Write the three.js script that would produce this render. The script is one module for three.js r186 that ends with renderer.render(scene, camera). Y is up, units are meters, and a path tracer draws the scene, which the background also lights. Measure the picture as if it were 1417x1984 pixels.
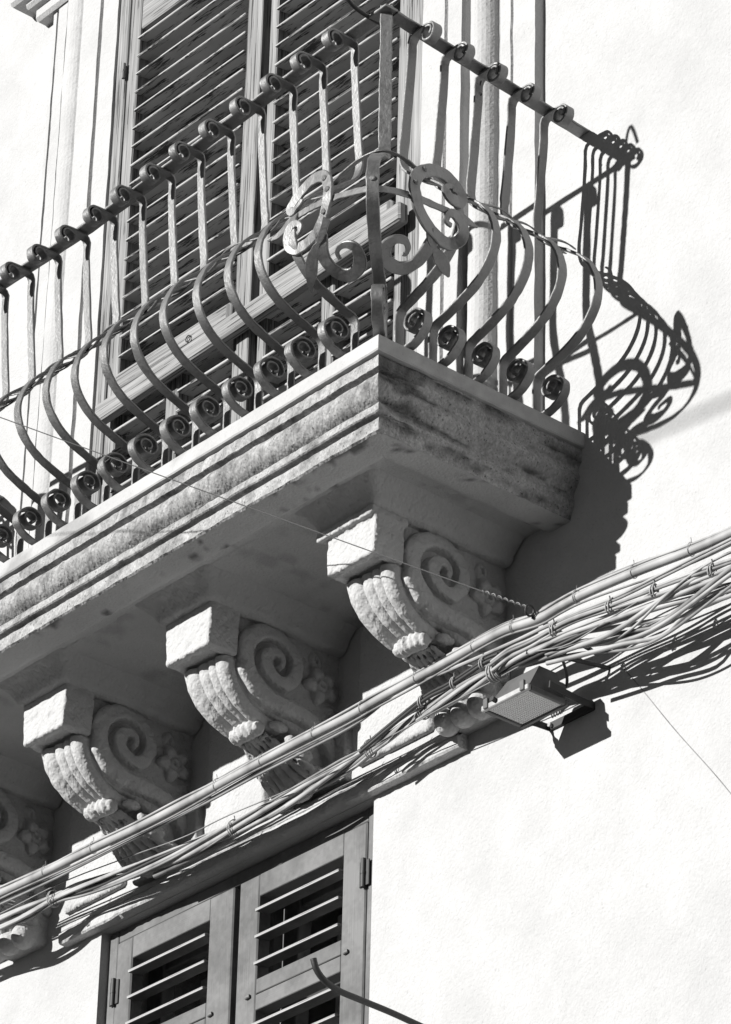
import * as THREE from 'three';
import { mergeGeometries, toCreasedNormals } from 'three/addons/utils/BufferGeometryUtils.js';
import { createNoise3D } from 'simplex-noise';

// ---------------------------------------------------------------- camera, sky, sun, exposure
const scene = new THREE.Scene();
const camera = new THREE.PerspectiveCamera(14.203, 731 / 1024, 0.1, 900);
camera.rotation.order = 'YXZ';
camera.position.set(6.856, -5.718, 6.462);
camera.rotation.set(THREE.MathUtils.degToRad(30.11), THREE.MathUtils.degToRad(50.231), THREE.MathUtils.degToRad(1.503));
scene.add(camera);

const SKY = { zenith: 0.05, horizon: 0.15, below: 0.03 };
{
  const w = 64, h = 32, d = new Float32Array(w * h * 4);
  for (let j = 0; j < h; j++) {
    const e = ((j + 0.5) / h - 0.5) * Math.PI;                       // row 0 is straight down
    const v = e < 0 ? SKY.below : SKY.zenith + (SKY.horizon - SKY.zenith) * Math.pow(1 - Math.sin(e), 3);
    for (let i = 0; i < w; i++) d.set([v, v, v * 1.005, 1], (j * w + i) * 4);
  }
  const t = new THREE.DataTexture(d, w, h, THREE.RGBAFormat, THREE.FloatType);
  t.mapping = THREE.EquirectangularReflectionMapping; t.magFilter = THREE.LinearFilter; t.needsUpdate = true;
  scene.background = t; scene.environment = t;
}
const SUN = new THREE.Vector3(-0.245, 0.325, 1).normalize();
const sun = new THREE.DirectionalLight(0xfffefc, 4.15);
sun.position.copy(SUN).multiplyScalar(40); sun.target.position.set(-1, 0, 0);
sun.position.add(sun.target.position);
sun.castShadow = true; sun.shadow.mapSize.set(4096, 4096);
Object.assign(sun.shadow.camera, { left: -6, right: 6, top: 6, bottom: -6, near: 1, far: 90 });
scene.add(sun, sun.target);

const renderer = new THREE.WebGLRenderer({ antialias: true });
renderer.toneMapping = THREE.LinearToneMapping;
renderer.toneMappingExposure = 1.93;
renderer.shadowMap.enabled = true;

// ---------------------------------------------------------------- helpers
const V = (x, y, z) => new THREE.Vector3(x, y, z);
function rng(seed) { return () => { seed = (seed + 0x6d2b79f5) | 0; let t = Math.imul(seed ^ (seed >>> 15), 1 | seed); t = (t + Math.imul(t ^ (t >>> 7), 61 | t)) ^ t; return ((t ^ (t >>> 14)) >>> 0) / 4294967296; }; }
const R0 = rng(7);
const n3 = createNoise3D(rng(11));
const clamp = (x, a = 0, b = 1) => Math.min(b, Math.max(a, x));
const lerp = (a, b, t) => a + (b - a) * t;
const sstep = (a, b, x) => { const t = clamp((x - a) / (b - a)); return t * t * (3 - 2 * t); };
const fbm = (x, y, z, o = 4) => { let s = 0, a = 0.5; for (let i = 0; i < o; i++) { s += a * n3(x, y, z); x *= 2.03; y *= 2.03; z *= 2.03; a *= 0.5; } return s; };
const used = new Map();
function numbered(n) { const k = used.get(n) || 0; used.set(n, k + 1); return k ? n + '_' + String(k).padStart(3, '0') : n; }
function shadow(o) { o.castShadow = true; o.receiveShadow = true; return o; }
function thing(name, label, category, group) {
  const g = new THREE.Group(); g.name = numbered(name); g.userData = { label, category };
  if (group) g.userData.group = group;
  scene.add(g); return g;
}
function single(name, geo, mat, label, category, group) {
  const m = shadow(new THREE.Mesh(geo, mat)); m.name = numbered(name); m.userData = { label, category };
  if (group) m.userData.group = group;
  scene.add(m); return m;
}
function part(parent, name, geo, mat, label) {
  const m = shadow(new THREE.Mesh(geo, mat)); m.name = name; if (label) m.userData.label = label;
  parent.add(m); return m;
}
// uv in metres from the dominant axis of each normal; along: the axis that the grain follows
function boxUV(g, along = 'x', du = 0, dv = 0) {
  const p = g.attributes.position, n = g.attributes.normal, uv = new Float32Array(p.count * 2);
  for (let i = 0; i < p.count; i++) {
    const c = { x: p.getX(i), y: p.getY(i), z: p.getZ(i) }, a = { x: Math.abs(n.getX(i)), y: Math.abs(n.getY(i)), z: Math.abs(n.getZ(i)) };
    const dom = a.x >= a.y && a.x >= a.z ? 'x' : a.y >= a.z ? 'y' : 'z';
    const o = ['x', 'y', 'z'].filter((k) => k !== dom);
    let u = o[0], v = o[1];
    if (v === along) [u, v] = [v, u];
    uv[2 * i] = c[u] + du; uv[2 * i + 1] = c[v] + dv + (dom === 'y' ? 0.37 : 0);
  }
  g.setAttribute('uv', new THREE.BufferAttribute(uv, 2));
  return g;
}
// the same, decided triangle by triangle: for smooth shaded meshes
function faceUV(g0, along = 'x') {
  const g = g0.index ? g0.toNonIndexed() : g0, p = g.attributes.position, uv = new Float32Array(p.count * 2), A = V(), B = V(), C = V();
  for (let i = 0; i < p.count; i += 3) {
    A.fromBufferAttribute(p, i); B.fromBufferAttribute(p, i + 1).sub(A); C.fromBufferAttribute(p, i + 2).sub(A);
    const n = B.cross(C), a = { x: Math.abs(n.x), y: Math.abs(n.y), z: Math.abs(n.z) }, dom = a.x >= a.y && a.x >= a.z ? 'x' : a.y >= a.z ? 'y' : 'z';
    let [u, v] = ['x', 'y', 'z'].filter((k) => k !== dom); if (v === along) [u, v] = [v, u];
    for (let k = i; k < i + 3; k++) { const c = { x: p.getX(k), y: p.getY(k), z: p.getZ(k) }; uv[2 * k] = c[u]; uv[2 * k + 1] = c[v] + (dom === 'y' ? 0.37 : 0); }
  }
  g.setAttribute('uv', new THREE.BufferAttribute(uv, 2)); return g;
}
// box with chamfered edges: 44 triangles
function cbox(x0, x1, y0, y1, z0, z1, c = 0.003, along = 'x') {
  c = Math.min(c, (x1 - x0) * 0.45, (y1 - y0) * 0.45, (z1 - z0) * 0.45);
  const pos = [], X = [x0, x1], Y = [y0, y1], Z = [z0, z1], s = [1, -1];
  const P = (i, j, k, a) => [X[i] + (a === 0 ? 0 : s[i] * c), Y[j] + (a === 1 ? 0 : s[j] * c), Z[k] + (a === 2 ? 0 : s[k] * c)];
  const mid = [(x0 + x1) / 2, (y0 + y1) / 2, (z0 + z1) / 2];
  const tri = (a, b, d) => {
    const n = [(b[1] - a[1]) * (d[2] - a[2]) - (b[2] - a[2]) * (d[1] - a[1]), (b[2] - a[2]) * (d[0] - a[0]) - (b[0] - a[0]) * (d[2] - a[2]), (b[0] - a[0]) * (d[1] - a[1]) - (b[1] - a[1]) * (d[0] - a[0])];
    const q = n[0] * (a[0] - mid[0]) + n[1] * (a[1] - mid[1]) + n[2] * (a[2] - mid[2]);
    q >= 0 ? pos.push(...a, ...b, ...d) : pos.push(...a, ...d, ...b);
  };
  const quad = (a, b, d, e) => { tri(a, b, d); tri(a, d, e); };
  for (const i of [0, 1]) quad(P(i, 0, 0, 0), P(i, 1, 0, 0), P(i, 1, 1, 0), P(i, 0, 1, 0));
  for (const j of [0, 1]) quad(P(0, j, 0, 1), P(1, j, 0, 1), P(1, j, 1, 1), P(0, j, 1, 1));
  for (const k of [0, 1]) quad(P(0, 0, k, 2), P(1, 0, k, 2), P(1, 1, k, 2), P(0, 1, k, 2));
  for (const i of [0, 1]) for (const j of [0, 1]) {
    quad(P(i, j, 0, 0), P(i, j, 1, 0), P(i, j, 1, 1), P(i, j, 0, 1));
    quad(P(i, 0, j, 0), P(i, 1, j, 0), P(i, 1, j, 2), P(i, 0, j, 2));
    quad(P(0, i, j, 1), P(1, i, j, 1), P(1, i, j, 2), P(0, i, j, 2));
    for (const k of [0, 1]) tri(P(i, j, k, 0), P(i, j, k, 1), P(i, j, k, 2));
  }
  const g = new THREE.BufferGeometry();
  g.setAttribute('position', new THREE.Float32BufferAttribute(pos, 3));
  g.computeVertexNormals();
  return boxUV(g, along);
}
function smooth(pts, n, closed = false) { return new THREE.CatmullRomCurve3(pts, closed, 'centripetal').getSpacedPoints(n); }
// flat bar swept along points: side(i) gives the direction of its width, w(t) width, h(t) thickness
function bar(pts, side, w, h, { cap = true, seed = 0, rough = 0.0005 } = {}) {
  const N = pts.length, pos = [], nor = [], uv = [], idx = [];
  const W = typeof w === 'function' ? w : () => w, Hh = typeof h === 'function' ? h : () => h;
  const rings = [], len = [0];
  for (let i = 1; i < N; i++) len.push(len[i - 1] + pts[i].distanceTo(pts[i - 1]));
  for (let i = 0; i < N; i++) {
    const T = pts[Math.min(N - 1, i + 1)].clone().sub(pts[Math.max(0, i - 1)]).normalize();
    let S = (typeof side === 'function' ? side(i, T, pts[i]) : side).clone();
    S.addScaledVector(T, -S.dot(T)).normalize();
    const Nn = new THREE.Vector3().crossVectors(T, S).normalize();
    const t = len[i] / len[N - 1], j = rough;
    const q = pts[i];
    const a = W(t) / 2 + j * 1.6 * n3(q.x * 30 + seed, q.y * 30, q.z * 30), b = Hh(t) / 2 + j * n3(q.x * 30, q.y * 30 + seed, q.z * 30 + 9), c = Math.min(a, b) * 0.45;
    const ring = [[a, b - c], [a - c, b], [-a + c, b], [-a, b - c], [-a, -b + c], [-a + c, -b], [a - c, -b], [a, -b + c]];
    rings.push(ring.map(([u, v]) => q.clone().addScaledVector(S, u).addScaledVector(Nn, v)));
  }
  for (let k = 0; k < 8; k++) {
    const base = pos.length / 3, k2 = (k + 1) % 8;
    for (let i = 0; i < N; i++) {
      const A = rings[i][k], B = rings[i][k2], E = rings[Math.min(N - 1, i + 1)][k].clone().sub(rings[Math.max(0, i - 1)][k]);
      const nn = new THREE.Vector3().crossVectors(B.clone().sub(A), E).normalize();
      pos.push(A.x, A.y, A.z, B.x, B.y, B.z); nor.push(nn.x, nn.y, nn.z, nn.x, nn.y, nn.z);
      uv.push(len[i], k * 0.05 + seed * 0.13, len[i], k * 0.05 + A.distanceTo(B) + seed * 0.13);
      if (i < N - 1) { const o = base + i * 2; idx.push(o, o + 1, o + 2, o + 1, o + 3, o + 2); }
    }
  }
  if (cap) for (const e of [0, N - 1]) {
    const b0 = pos.length / 3, T = e ? pts[N - 1].clone().sub(pts[N - 2]).normalize() : pts[0].clone().sub(pts[1]).normalize();
    for (const p of rings[e]) { pos.push(p.x, p.y, p.z); nor.push(T.x, T.y, T.z); uv.push(p.x, p.y + p.z); }
    for (let k = 1; k < 7; k++) e ? idx.push(b0, b0 + k, b0 + k + 1) : idx.push(b0, b0 + k + 1, b0 + k);
  }
  const g = new THREE.BufferGeometry();
  g.setAttribute('position', new THREE.Float32BufferAttribute(pos, 3));
  g.setAttribute('normal', new THREE.Float32BufferAttribute(nor, 3));
  g.setAttribute('uv', new THREE.Float32BufferAttribute(uv, 2));
  g.setIndex(idx);
  return g;
}
class PolyCurve extends THREE.Curve { constructor(p) { super(); this.p = p; } getPoint(t, o = new THREE.Vector3()) { const f = clamp(t) * (this.p.length - 1), i = Math.min(this.p.length - 2, Math.floor(f)); return o.copy(this.p[i]).lerp(this.p[i + 1], f - i); } getPointAt(t, o) { return this.getPoint(t, o); } getTangentAt(t, o = new THREE.Vector3()) { const e = 0.5 / (this.p.length - 1); return o.copy(this.getPoint(Math.min(1, t + e))).sub(this.getPoint(Math.max(0, t - e))).normalize(); } getTangent(t, o) { return this.getTangentAt(t, o); } }
function tubeOf(pts, r, radial = 8, caps = true) {
  const c = new PolyCurve(pts), g = new THREE.TubeGeometry(c, pts.length - 1, r, radial, false);
  let L = 0; for (let i = 1; i < pts.length; i++) L += pts[i].distanceTo(pts[i - 1]);
  const uv = g.attributes.uv; for (let i = 0; i < uv.count; i++) uv.setXY(i, uv.getX(i) * L, uv.getY(i) * r * 6.283);
  if (!caps) return g;
  const parts = [g.toNonIndexed()];
  for (const e of [0, pts.length - 1]) {
    const d = new THREE.CircleGeometry(r, radial), T = e ? pts[e].clone().sub(pts[e - 1]).normalize() : pts[0].clone().sub(pts[1]).normalize();
    d.applyQuaternion(new THREE.Quaternion().setFromUnitVectors(V(0, 0, 1), T)); d.translate(pts[e].x, pts[e].y, pts[e].z);
    parts.push(d.toNonIndexed());
  }
  return mergeGeometries(parts);
}
// naive surface nets: mesh of f(x, y, z) = 0, f negative inside
function nets(f, a, b, h) {
  const n = [0, 1, 2].map((i) => Math.ceil((b[i] - a[i]) / h) + 1), [nx, ny, nz] = n;
  const val = new Float32Array(nx * ny * nz), id = (i, j, k) => i + nx * (j + ny * k);
  for (let k = 0; k < nz; k++) for (let j = 0; j < ny; j++) for (let i = 0; i < nx; i++) val[id(i, j, k)] = f(a[0] + i * h, a[1] + j * h, a[2] + k * h);
  const vid = new Int32Array(nx * ny * nz).fill(-1), pos = [], idx = [];
  for (let k = 0; k < nz - 1; k++) for (let j = 0; j < ny - 1; j++) for (let i = 0; i < nx - 1; i++) {
    let cnt = 0, x = 0, y = 0, z = 0, m = 0;
    const c = [];
    for (let q = 0; q < 8; q++) { const v = val[id(i + (q & 1), j + ((q >> 1) & 1), k + (q >> 2))]; c.push(v); if (v < 0) m |= 1 << q; }
    if (m === 0 || m === 255) continue;
    for (let q = 0; q < 8; q++) for (const e of [1, 2, 4]) if (!(q & e)) {
      const p = q | e; if ((c[q] < 0) === (c[p] < 0)) continue;
      const t = c[q] / (c[q] - c[p]);
      x += (q & 1) + (e === 1 ? t : 0); y += ((q >> 1) & 1) + (e === 2 ? t : 0); z += (q >> 2) + (e === 4 ? t : 0); cnt++;
    }
    vid[id(i, j, k)] = pos.length / 3;
    pos.push(a[0] + (i + x / cnt) * h, a[1] + (j + y / cnt) * h, a[2] + (k + z / cnt) * h);
  }
  const quad = (p, q, r, s, flip) => { if (p < 0 || q < 0 || r < 0 || s < 0) return; flip ? idx.push(p, r, q, p, s, r) : idx.push(p, q, r, p, r, s); };
  for (let k = 1; k < nz - 1; k++) for (let j = 1; j < ny - 1; j++) for (let i = 1; i < nx - 1; i++) {
    const v = val[id(i, j, k)] < 0;
    if (v !== val[id(i + 1, j, k)] < 0) quad(vid[id(i, j - 1, k - 1)], vid[id(i, j, k - 1)], vid[id(i, j, k)], vid[id(i, j - 1, k)], !v);
    if (v !== val[id(i, j + 1, k)] < 0) quad(vid[id(i - 1, j, k - 1)], vid[id(i - 1, j, k)], vid[id(i, j, k)], vid[id(i, j, k - 1)], !v);
    if (v !== val[id(i, j, k + 1)] < 0) quad(vid[id(i - 1, j - 1, k)], vid[id(i, j - 1, k)], vid[id(i, j, k)], vid[id(i - 1, j, k)], !v);
  }
  const g = new THREE.BufferGeometry();
  g.setAttribute('position', new THREE.Float32BufferAttribute(pos, 3)); g.setIndex(idx); g.computeVertexNormals();
  return faceUV(g);
}
function mirrorX(g) {                                                   // for meshes without an index: reverse each triangle
  const c = g.clone();
  for (const [k, w] of [['position', 3], ['normal', 3], ['uv', 2]]) {
    const a = c.attributes[k].array;
    for (let t = 0; t < a.length; t += w * 3) for (let e = 0; e < w; e++) { const q = a[t + e]; a[t + e] = a[t + w + e]; a[t + w + e] = q; }
    if (w === 3) for (let t = 0; t < a.length; t += 3) a[t] = -a[t];
  }
  return c;
}
// sdf bits
const smin = (a, b, k) => { const h = Math.max(k - Math.abs(a - b), 0) / k; return Math.min(a, b) - h * h * k * 0.25; };
const smax = (a, b, k) => -smin(-a, -b, k);
const sdBox = (x, y, z, c, s, r) => { const qx = Math.abs(x - c[0]) - s[0] + r, qy = Math.abs(y - c[1]) - s[1] + r, qz = Math.abs(z - c[2]) - s[2] + r; return Math.hypot(Math.max(qx, 0), Math.max(qy, 0), Math.max(qz, 0)) + Math.min(Math.max(qx, qy, qz), 0) - r; };
const sdSeg = (p, a, b) => { let t = 0, l = 0, d = 0; for (let i = 0; i < p.length; i++) { const e = b[i] - a[i]; t += (p[i] - a[i]) * e; l += e * e; } t = clamp(t / l); for (let i = 0; i < p.length; i++) d += (p[i] - a[i] - t * (b[i] - a[i])) ** 2; return [Math.sqrt(d), t]; };
function sdChain(p, pts, r) { let m = 1e9; for (let i = 0; i < pts.length - 1; i++) { const [d, t] = sdSeg(p, pts[i], pts[i + 1]); m = Math.min(m, d - lerp(r[i], r[i + 1], t)); } return m; }
function sdPoly(px, py, v) {
  let d = 1e9, s = 1;
  for (let i = 0, j = v.length - 1; i < v.length; j = i++) {
    const ex = v[j][0] - v[i][0], ey = v[j][1] - v[i][1], wx = px - v[i][0], wy = py - v[i][1], t = clamp((wx * ex + wy * ey) / (ex * ex + ey * ey));
    d = Math.min(d, (wx - ex * t) ** 2 + (wy - ey * t) ** 2);
    const c1 = py >= v[i][1], c2 = py < v[j][1], c3 = ex * wy > ey * wx;
    if ((c1 && c2 && c3) || (!c1 && !c2 && !c3)) s = -s;
  }
  return s * Math.sqrt(d);
}
let NO = 0;
const rough = (X, y, z, a = 0.0022, x = X + NO) => a * 1.3 * sstep(0.35, 0.8, n3(x * 17 + 5, y * 17, z * 17)) + a * (n3(x * 20, y * 20, z * 20) * 0.5 + 0.32 * n3(x * 55, y * 55, z * 55) + 0.4 * n3(x * 140, y * 140, z * 140));

// ---------------------------------------------------------------- procedural textures (tile seamlessly)
function lattice(N, P, seed, Py = P) {
  const r = rng(seed), g = new Float32Array(P * Py).map(() => r()), o = new Float32Array(N * N);
  for (let j = 0; j < N; j++) for (let i = 0; i < N; i++) {
    const x = i / N * P, y = j / N * Py, x0 = Math.floor(x), y0 = Math.floor(y);
    let u = x - x0, v = y - y0; u = u * u * (3 - 2 * u); v = v * v * (3 - 2 * v);
    const x1 = (x0 + 1) % P, y1 = (y0 + 1) % Py;
    o[j * N + i] = lerp(lerp(g[y0 * P + x0], g[y0 * P + x1], u), lerp(g[y1 * P + x0], g[y1 * P + x1], u), v);
  }
  return o;
}
function layers(N, list) { const o = new Float32Array(N * N); let s = 0; for (const [P, a, seed, Py] of list) { const l = lattice(N, P, seed, Py || P); s += a; for (let i = 0; i < o.length; i++) o[i] += a * l[i]; } for (let i = 0; i < o.length; i++) o[i] /= s; return o; }
function tex(N, a, { srgb = true, size = 1, sizeV = size } = {}) {
  const d = new Uint8Array(N * N * 4);
  for (let i = 0; i < N * N; i++) { const v = clamp(a[i]) * 255; d.set([v, v, v, 255], i * 4); }
  const t = new THREE.DataTexture(d, N, N);
  t.wrapS = t.wrapT = THREE.RepeatWrapping; t.magFilter = THREE.LinearFilter; t.minFilter = THREE.LinearMipmapLinearFilter; t.generateMipmaps = true;
  if (srgb) t.colorSpace = THREE.SRGBColorSpace;
  t.repeat.set(1 / size, 1 / sizeV); t.needsUpdate = true; return t;
}
const map = (a, f) => a.map((v, i) => f(v, i));
const N = 512;
const grain = layers(N, [[256, 1, 1], [128, 1.2, 2], [64, 0.6, 3]]);
const blot = layers(N, [[4, 1, 4], [9, 0.8, 5], [24, 0.5, 6]]);
const pits = layers(N, [[150, 1, 31], [256, 0.6, 32]]);
const T = {
  stuccoB: tex(N, map(grain, (v, i) => v * 0.8 + 0.2 * blot[i] - (pits[i] > 0.9 ? 0.15 : 0)), { srgb: false, size: 0.75 }),
  stuccoC: tex(N, map(blot, (v, i) => 0.955 + 0.09 * (v - 0.5) + 0.05 * (grain[i] - 0.5) - (pits[i] > 0.84 ? 0.07 : 0)), { size: 0.9 }),
  stoneC: tex(N, map(grain, (v, i) => 0.83 + 0.34 * (v - 0.5) + 0.22 * (blot[i] - 0.5) - (pits[i] > 0.8 ? 0.3 : 0)), { size: 0.7 }),
  stoneB: tex(N, map(layers(N, [[170, 1, 41], [90, 1.3, 42], [40, 0.7, 43]]), (v) => v), { srgb: false, size: 0.7 }),
  ironC: tex(N, map(layers(N, [[14, 1, 51], [40, 1, 52], [130, 0.7, 53]]), (v, i) => 0.88 + 0.1 * (grain[i] - 0.5) - 0.2 * sstep(0.52, 0.68, v) - (pits[i] > 0.72 ? 0.22 * sstep(0.4, 0.6, v) : 0)), { size: 0.6 }),
  ironB: tex(N, layers(N, [[24, 0.7, 61], [70, 1, 62], [200, 0.7, 63]]), { srgb: false, size: 0.5 }),
  woodC: tex(N, map(layers(N, [[3, 0.6, 71, 60], [6, 1, 72, 160], [12, 0.8, 73, 250], [5, 0.5, 74]]), (v, i) => 0.84 + 0.62 * (v - 0.5) - (v < 0.36 ? 0.28 : 0)), { size: 0.9, sizeV: 0.45 }),
  woodB: tex(N, layers(N, [[4, 0.6, 71, 90], [8, 1, 72, 220]]), { srgb: false, size: 0.9, sizeV: 0.45 }),
  paintC: tex(N, map(layers(N, [[5, 1, 81], [14, 0.8, 82], [60, 0.4, 83]]), (v, i) => 0.9 + 0.6 * (v - 0.5) + 0.1 * (grain[i] - 0.5) + (pits[i] > 0.9 ? 0.2 : 0)), { size: 0.8 }),
  cableC: tex(128, map(layers(128, [[6, 1, 91, 2], [30, 0.8, 92, 2]]), (v) => 0.9 + 0.3 * (v - 0.5)), { size: 0.5 }),
};
// painted louvre boards: paint with flakes gone along the edges
function slatTex(seed) {
  const f = layers(N, [[6, 1, seed, 5], [16, 0.9, seed + 1, 22], [48, 0.6, seed + 2, 80]]), g = layers(N, [[6, 1, seed + 3, 3], [20, 0.5, seed + 4, 40]]);
  const c = new Float32Array(N * N), b = new Float32Array(N * N);
  for (let j = 0; j < N; j++) for (let i = 0; i < N; i++) {
    const k = j * N + i, e = Math.min(j, N - 1 - j) / N;                    // across the board
    const lim = 0.35 + 0.19 * Math.exp(-e * 15) - 0.02 * sstep(0.1, 0.3, e);
    const d = f[k] - lim, bare = d < 0 ? 1 : 0;
    const rim = d >= 0 && d < 0.012 && grain[k] > 0.48 ? 1 : 0;
    c[k] = bare ? 0.3 + 0.2 * (g[k] - 0.3) : 0.9 + 0.12 * (g[k] - 0.5) + rim * 0.08;
    b[k] = bare ? 0.15 + 0.2 * g[k] : 0.7 + 0.2 * rim;
  }
  const o = { size: 0.62, sizeV: 0.075 };
  return [tex(N, c, o), tex(N, b, { ...o, srgb: false })];
}
const mat = (v, o = {}) => { const m = new THREE.MeshStandardMaterial({ roughness: 0.95, metalness: 0, ...o }); m.color.setRGB(v, v, v); return m; };
const M = {
  wall: mat(0.43, { map: T.stuccoC, bumpMap: T.stuccoB, bumpScale: 0.0028 }),
  trim: mat(0.43, { map: T.stuccoC, bumpMap: T.stuccoB, bumpScale: 0.0022 }),
  stone: mat(0.44, { map: T.stoneC, bumpMap: T.stoneB, bumpScale: 0.004, vertexColors: true }),
  soffit: mat(0.43, { map: T.stuccoC, bumpMap: T.stuccoB, bumpScale: 0.003, vertexColors: true }),
  tile: mat(0.12, { map: T.paintC, roughness: 0.7 }),  // dark tone of the added tiles, keeps floor bounce low
  slabTop: mat(0.43, { map: T.stuccoC, bumpMap: T.stoneB, bumpScale: 0.001, vertexColors: true }),
  stucco: mat(0.43, { map: T.stuccoC, bumpMap: T.stoneB, bumpScale: 0.0042 }),
  iron: new THREE.MeshPhysicalMaterial({ color: new THREE.Color().setRGB(0.085, 0.085, 0.085), map: T.ironC, bumpMap: T.ironB, bumpScale: 0.0012, roughness: 0.52, metalness: 0, ior: 2.3 }),
  wood: mat(0.3, { map: T.woodC, bumpMap: T.woodB, bumpScale: 0.0016, roughness: 0.9 }),
  paleWood: mat(0.42, { map: T.woodC, roughness: 0.9 }),  // paler grained tone for the nose strips of the lower slats
  paint: mat(0.13, { map: T.paintC, bumpMap: T.woodB, bumpScale: 0.0005, roughness: 0.62 }),
  louvre: mat(0.15, { map: T.paintC, roughness: 0.7 }),
  hinge: mat(0.03, { roughness: 0.6 }),
  cable: mat(0.35, { map: T.cableC, roughness: 0.6 }),
  cableGrey: mat(0.22, { map: T.cableC, roughness: 0.65 }),
  cableDark: mat(0.025, { roughness: 0.55 }),
  tie: mat(0.3, { roughness: 0.55 }),
  wire: mat(0.2, { roughness: 0.5, metalness: 0.6 }),
  lampBody: mat(0.09, { map: T.paintC, roughness: 0.55 }),
  lampEdge: mat(0.36, { map: T.paintC, roughness: 0.5 }),
  black: mat(0.02, { roughness: 0.6 }),
  glass: new THREE.MeshPhysicalMaterial({ color: 0xffffff, roughness: 0.05, transmission: 1, thickness: 0, ior: 1.5 }),
  lens: mat(0.7, { roughness: 0.25 }),
  room: mat(0.3),
  curtain: mat(0.3),
  street: mat(0.04, { map: T.stoneC }),
  rod: mat(0.02, { roughness: 0.55, bumpMap: T.ironB, bumpScale: 0.0008 }),
};
const slatMats = [101, 131, 161, 191].map((s) => { const [c, b] = slatTex(s); return mat(0.44, { map: c, bumpMap: b, bumpScale: 0.0015, roughness: 0.8 }); });

// ---------------------------------------------------------------- setting: street, house front
const D = 0.728, XL = -2.76;                       // balcony depth; its left end (right end is x = 0)
const GY = -7.3;
{
  const g = new THREE.PlaneGeometry(600, 600, 1, 1); g.rotateX(-Math.PI / 2); g.translate(0, GY, 0);
  const uv = g.attributes.uv; for (let i = 0; i < uv.count; i++) uv.setXY(i, uv.getX(i) * 600, uv.getY(i) * 600);
  const m = shadow(new THREE.Mesh(g, M.street)); m.name = 'street'; m.userData.kind = 'structure'; scene.add(m);
}
const house = thing('house_front', 'white stuccoed house front behind the balcony and the shuttered window', 'building');
const WIN = { x0: -2.06, x1: -0.84, y0: -2.35, y1: -0.785 }, DOOR = { x0: -2.157, x1: -0.596, y0: 0, y1: 2.75 };
{
  const s = new THREE.Shape(); s.moveTo(-8, GY); s.lineTo(7, GY); s.lineTo(7, 7); s.lineTo(-8, 7); s.closePath();
  for (const o of [WIN, DOOR]) { const h = new THREE.Path(); h.moveTo(o.x0, o.y0); h.lineTo(o.x0, o.y1); h.lineTo(o.x1, o.y1); h.lineTo(o.x1, o.y0); h.closePath(); s.holes.push(h); }
  const g = new THREE.ExtrudeGeometry(s, { depth: 0.4, bevelEnabled: false }); g.translate(0, 0, -0.4);
  part(house, 'wall', boxUV(g), M.wall);
  for (const [o, b] of [[WIN, 2], [DOOR, 2]]) {
    const w = o.x1 - o.x0 + 1.2, h = o.y1 - o.y0 + 0.5, bx = new THREE.BoxGeometry(w, h, b);
    const ix = [...bx.index.array]; ix.splice(24, 6); bx.setIndex(ix);
    bx.translate((o.x0 + o.x1) / 2, (o.y0 + o.y1) / 2, -0.401 - b / 2);
    part(house, 'room_lining', bx, M.room);
  }
}
// door surround: profile (distance from the opening, height off the wall) swept up each side and over the top
function surround(inner, dir, prof, y0, y1, name) {
  const seg = Math.ceil((y1 - y0) / 0.03), pos = [], idx = [], P = prof.length;
  for (let j = 0; j <= seg; j++) for (const [d, z] of prof) {
    const y = lerp(y0, y1, j / seg), x = inner + dir * d;
    const k = z > 0.003 ? 1 : 0;
    pos.push(x + k * 0.0022 * fbm(x * 9, y * 6, 3, 3), y, z + k * 0.0025 * fbm(x * 12, y * 7, 8, 3));
  }
  for (let j = 0; j < seg; j++) for (let i = 0; i < P - 1; i++) { const a = j * P + i, b = a + 1, c = a + P, d = c + 1; dir > 0 ? idx.push(a, b, c, b, d, c) : idx.push(a, c, b, b, c, d); }
  let g = new THREE.BufferGeometry(); g.setAttribute('position', new THREE.Float32BufferAttribute(pos, 3)); g.setIndex(idx);
  g = g.toNonIndexed(); g.computeVertexNormals();
  part(house, name, boxUV(g, 'y'), M.trim);
}
const roll = (d0, d1, z, h, n = 10) => Array.from({ length: n + 1 }, (_, i) => { const a = Math.PI * i / n; return [lerp(d0, d1, (1 - Math.cos(a)) / 2), z + h * Math.sin(a)]; });
surround(DOOR.x1, 1, [[0, -0.05], [0, 0.088], [0.1, 0.09], [0.104, 0.08], [0.112, 0.08], [0.116, 0.09], [0.175, 0.09], [0.178, 0.078], ...roll(0.18, 0.275, 0.034, 0.052, 12), [0.279, 0.03], [0.29, 0.03], [0.293, 0.036], [0.33, 0.036], [0.333, 0.028], [0.34, 0.028], [0.343, 0.034], [0.432, 0.034], [0.434, -0.01]], 0, 3.2, 'door_surround');
surround(DOOR.x0, -1, [[0, -0.05], [0, 0.088], [0.082, 0.09], [0.086, 0.076], [0.098, 0.076], [0.102, 0.09], [0.2, 0.09], [0.204, 0.066], [0.21, 0.058], [0.216, 0.058], [0.22, 0.068], [0.232, 0.068], ...roll(0.236, 0.345, 0.034, 0.042, 12), [0.348, 0.022], [0.36, 0.022], [0.364, 0.042], [0.415, 0.042], [0.418, 0.016], [0.43, 0.016], [0.434, 0.036], [0.455, 0.034], [0.51, -0.004]], 0, 2.83, 'door_surround');
part(house, 'door_lintel', cbox(DOOR.x0 - 0.2, DOOR.x1 + 0.2, DOOR.y1, DOOR.y1 + 0.25, -0.05, 0.085, 0.006), M.trim);
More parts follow.
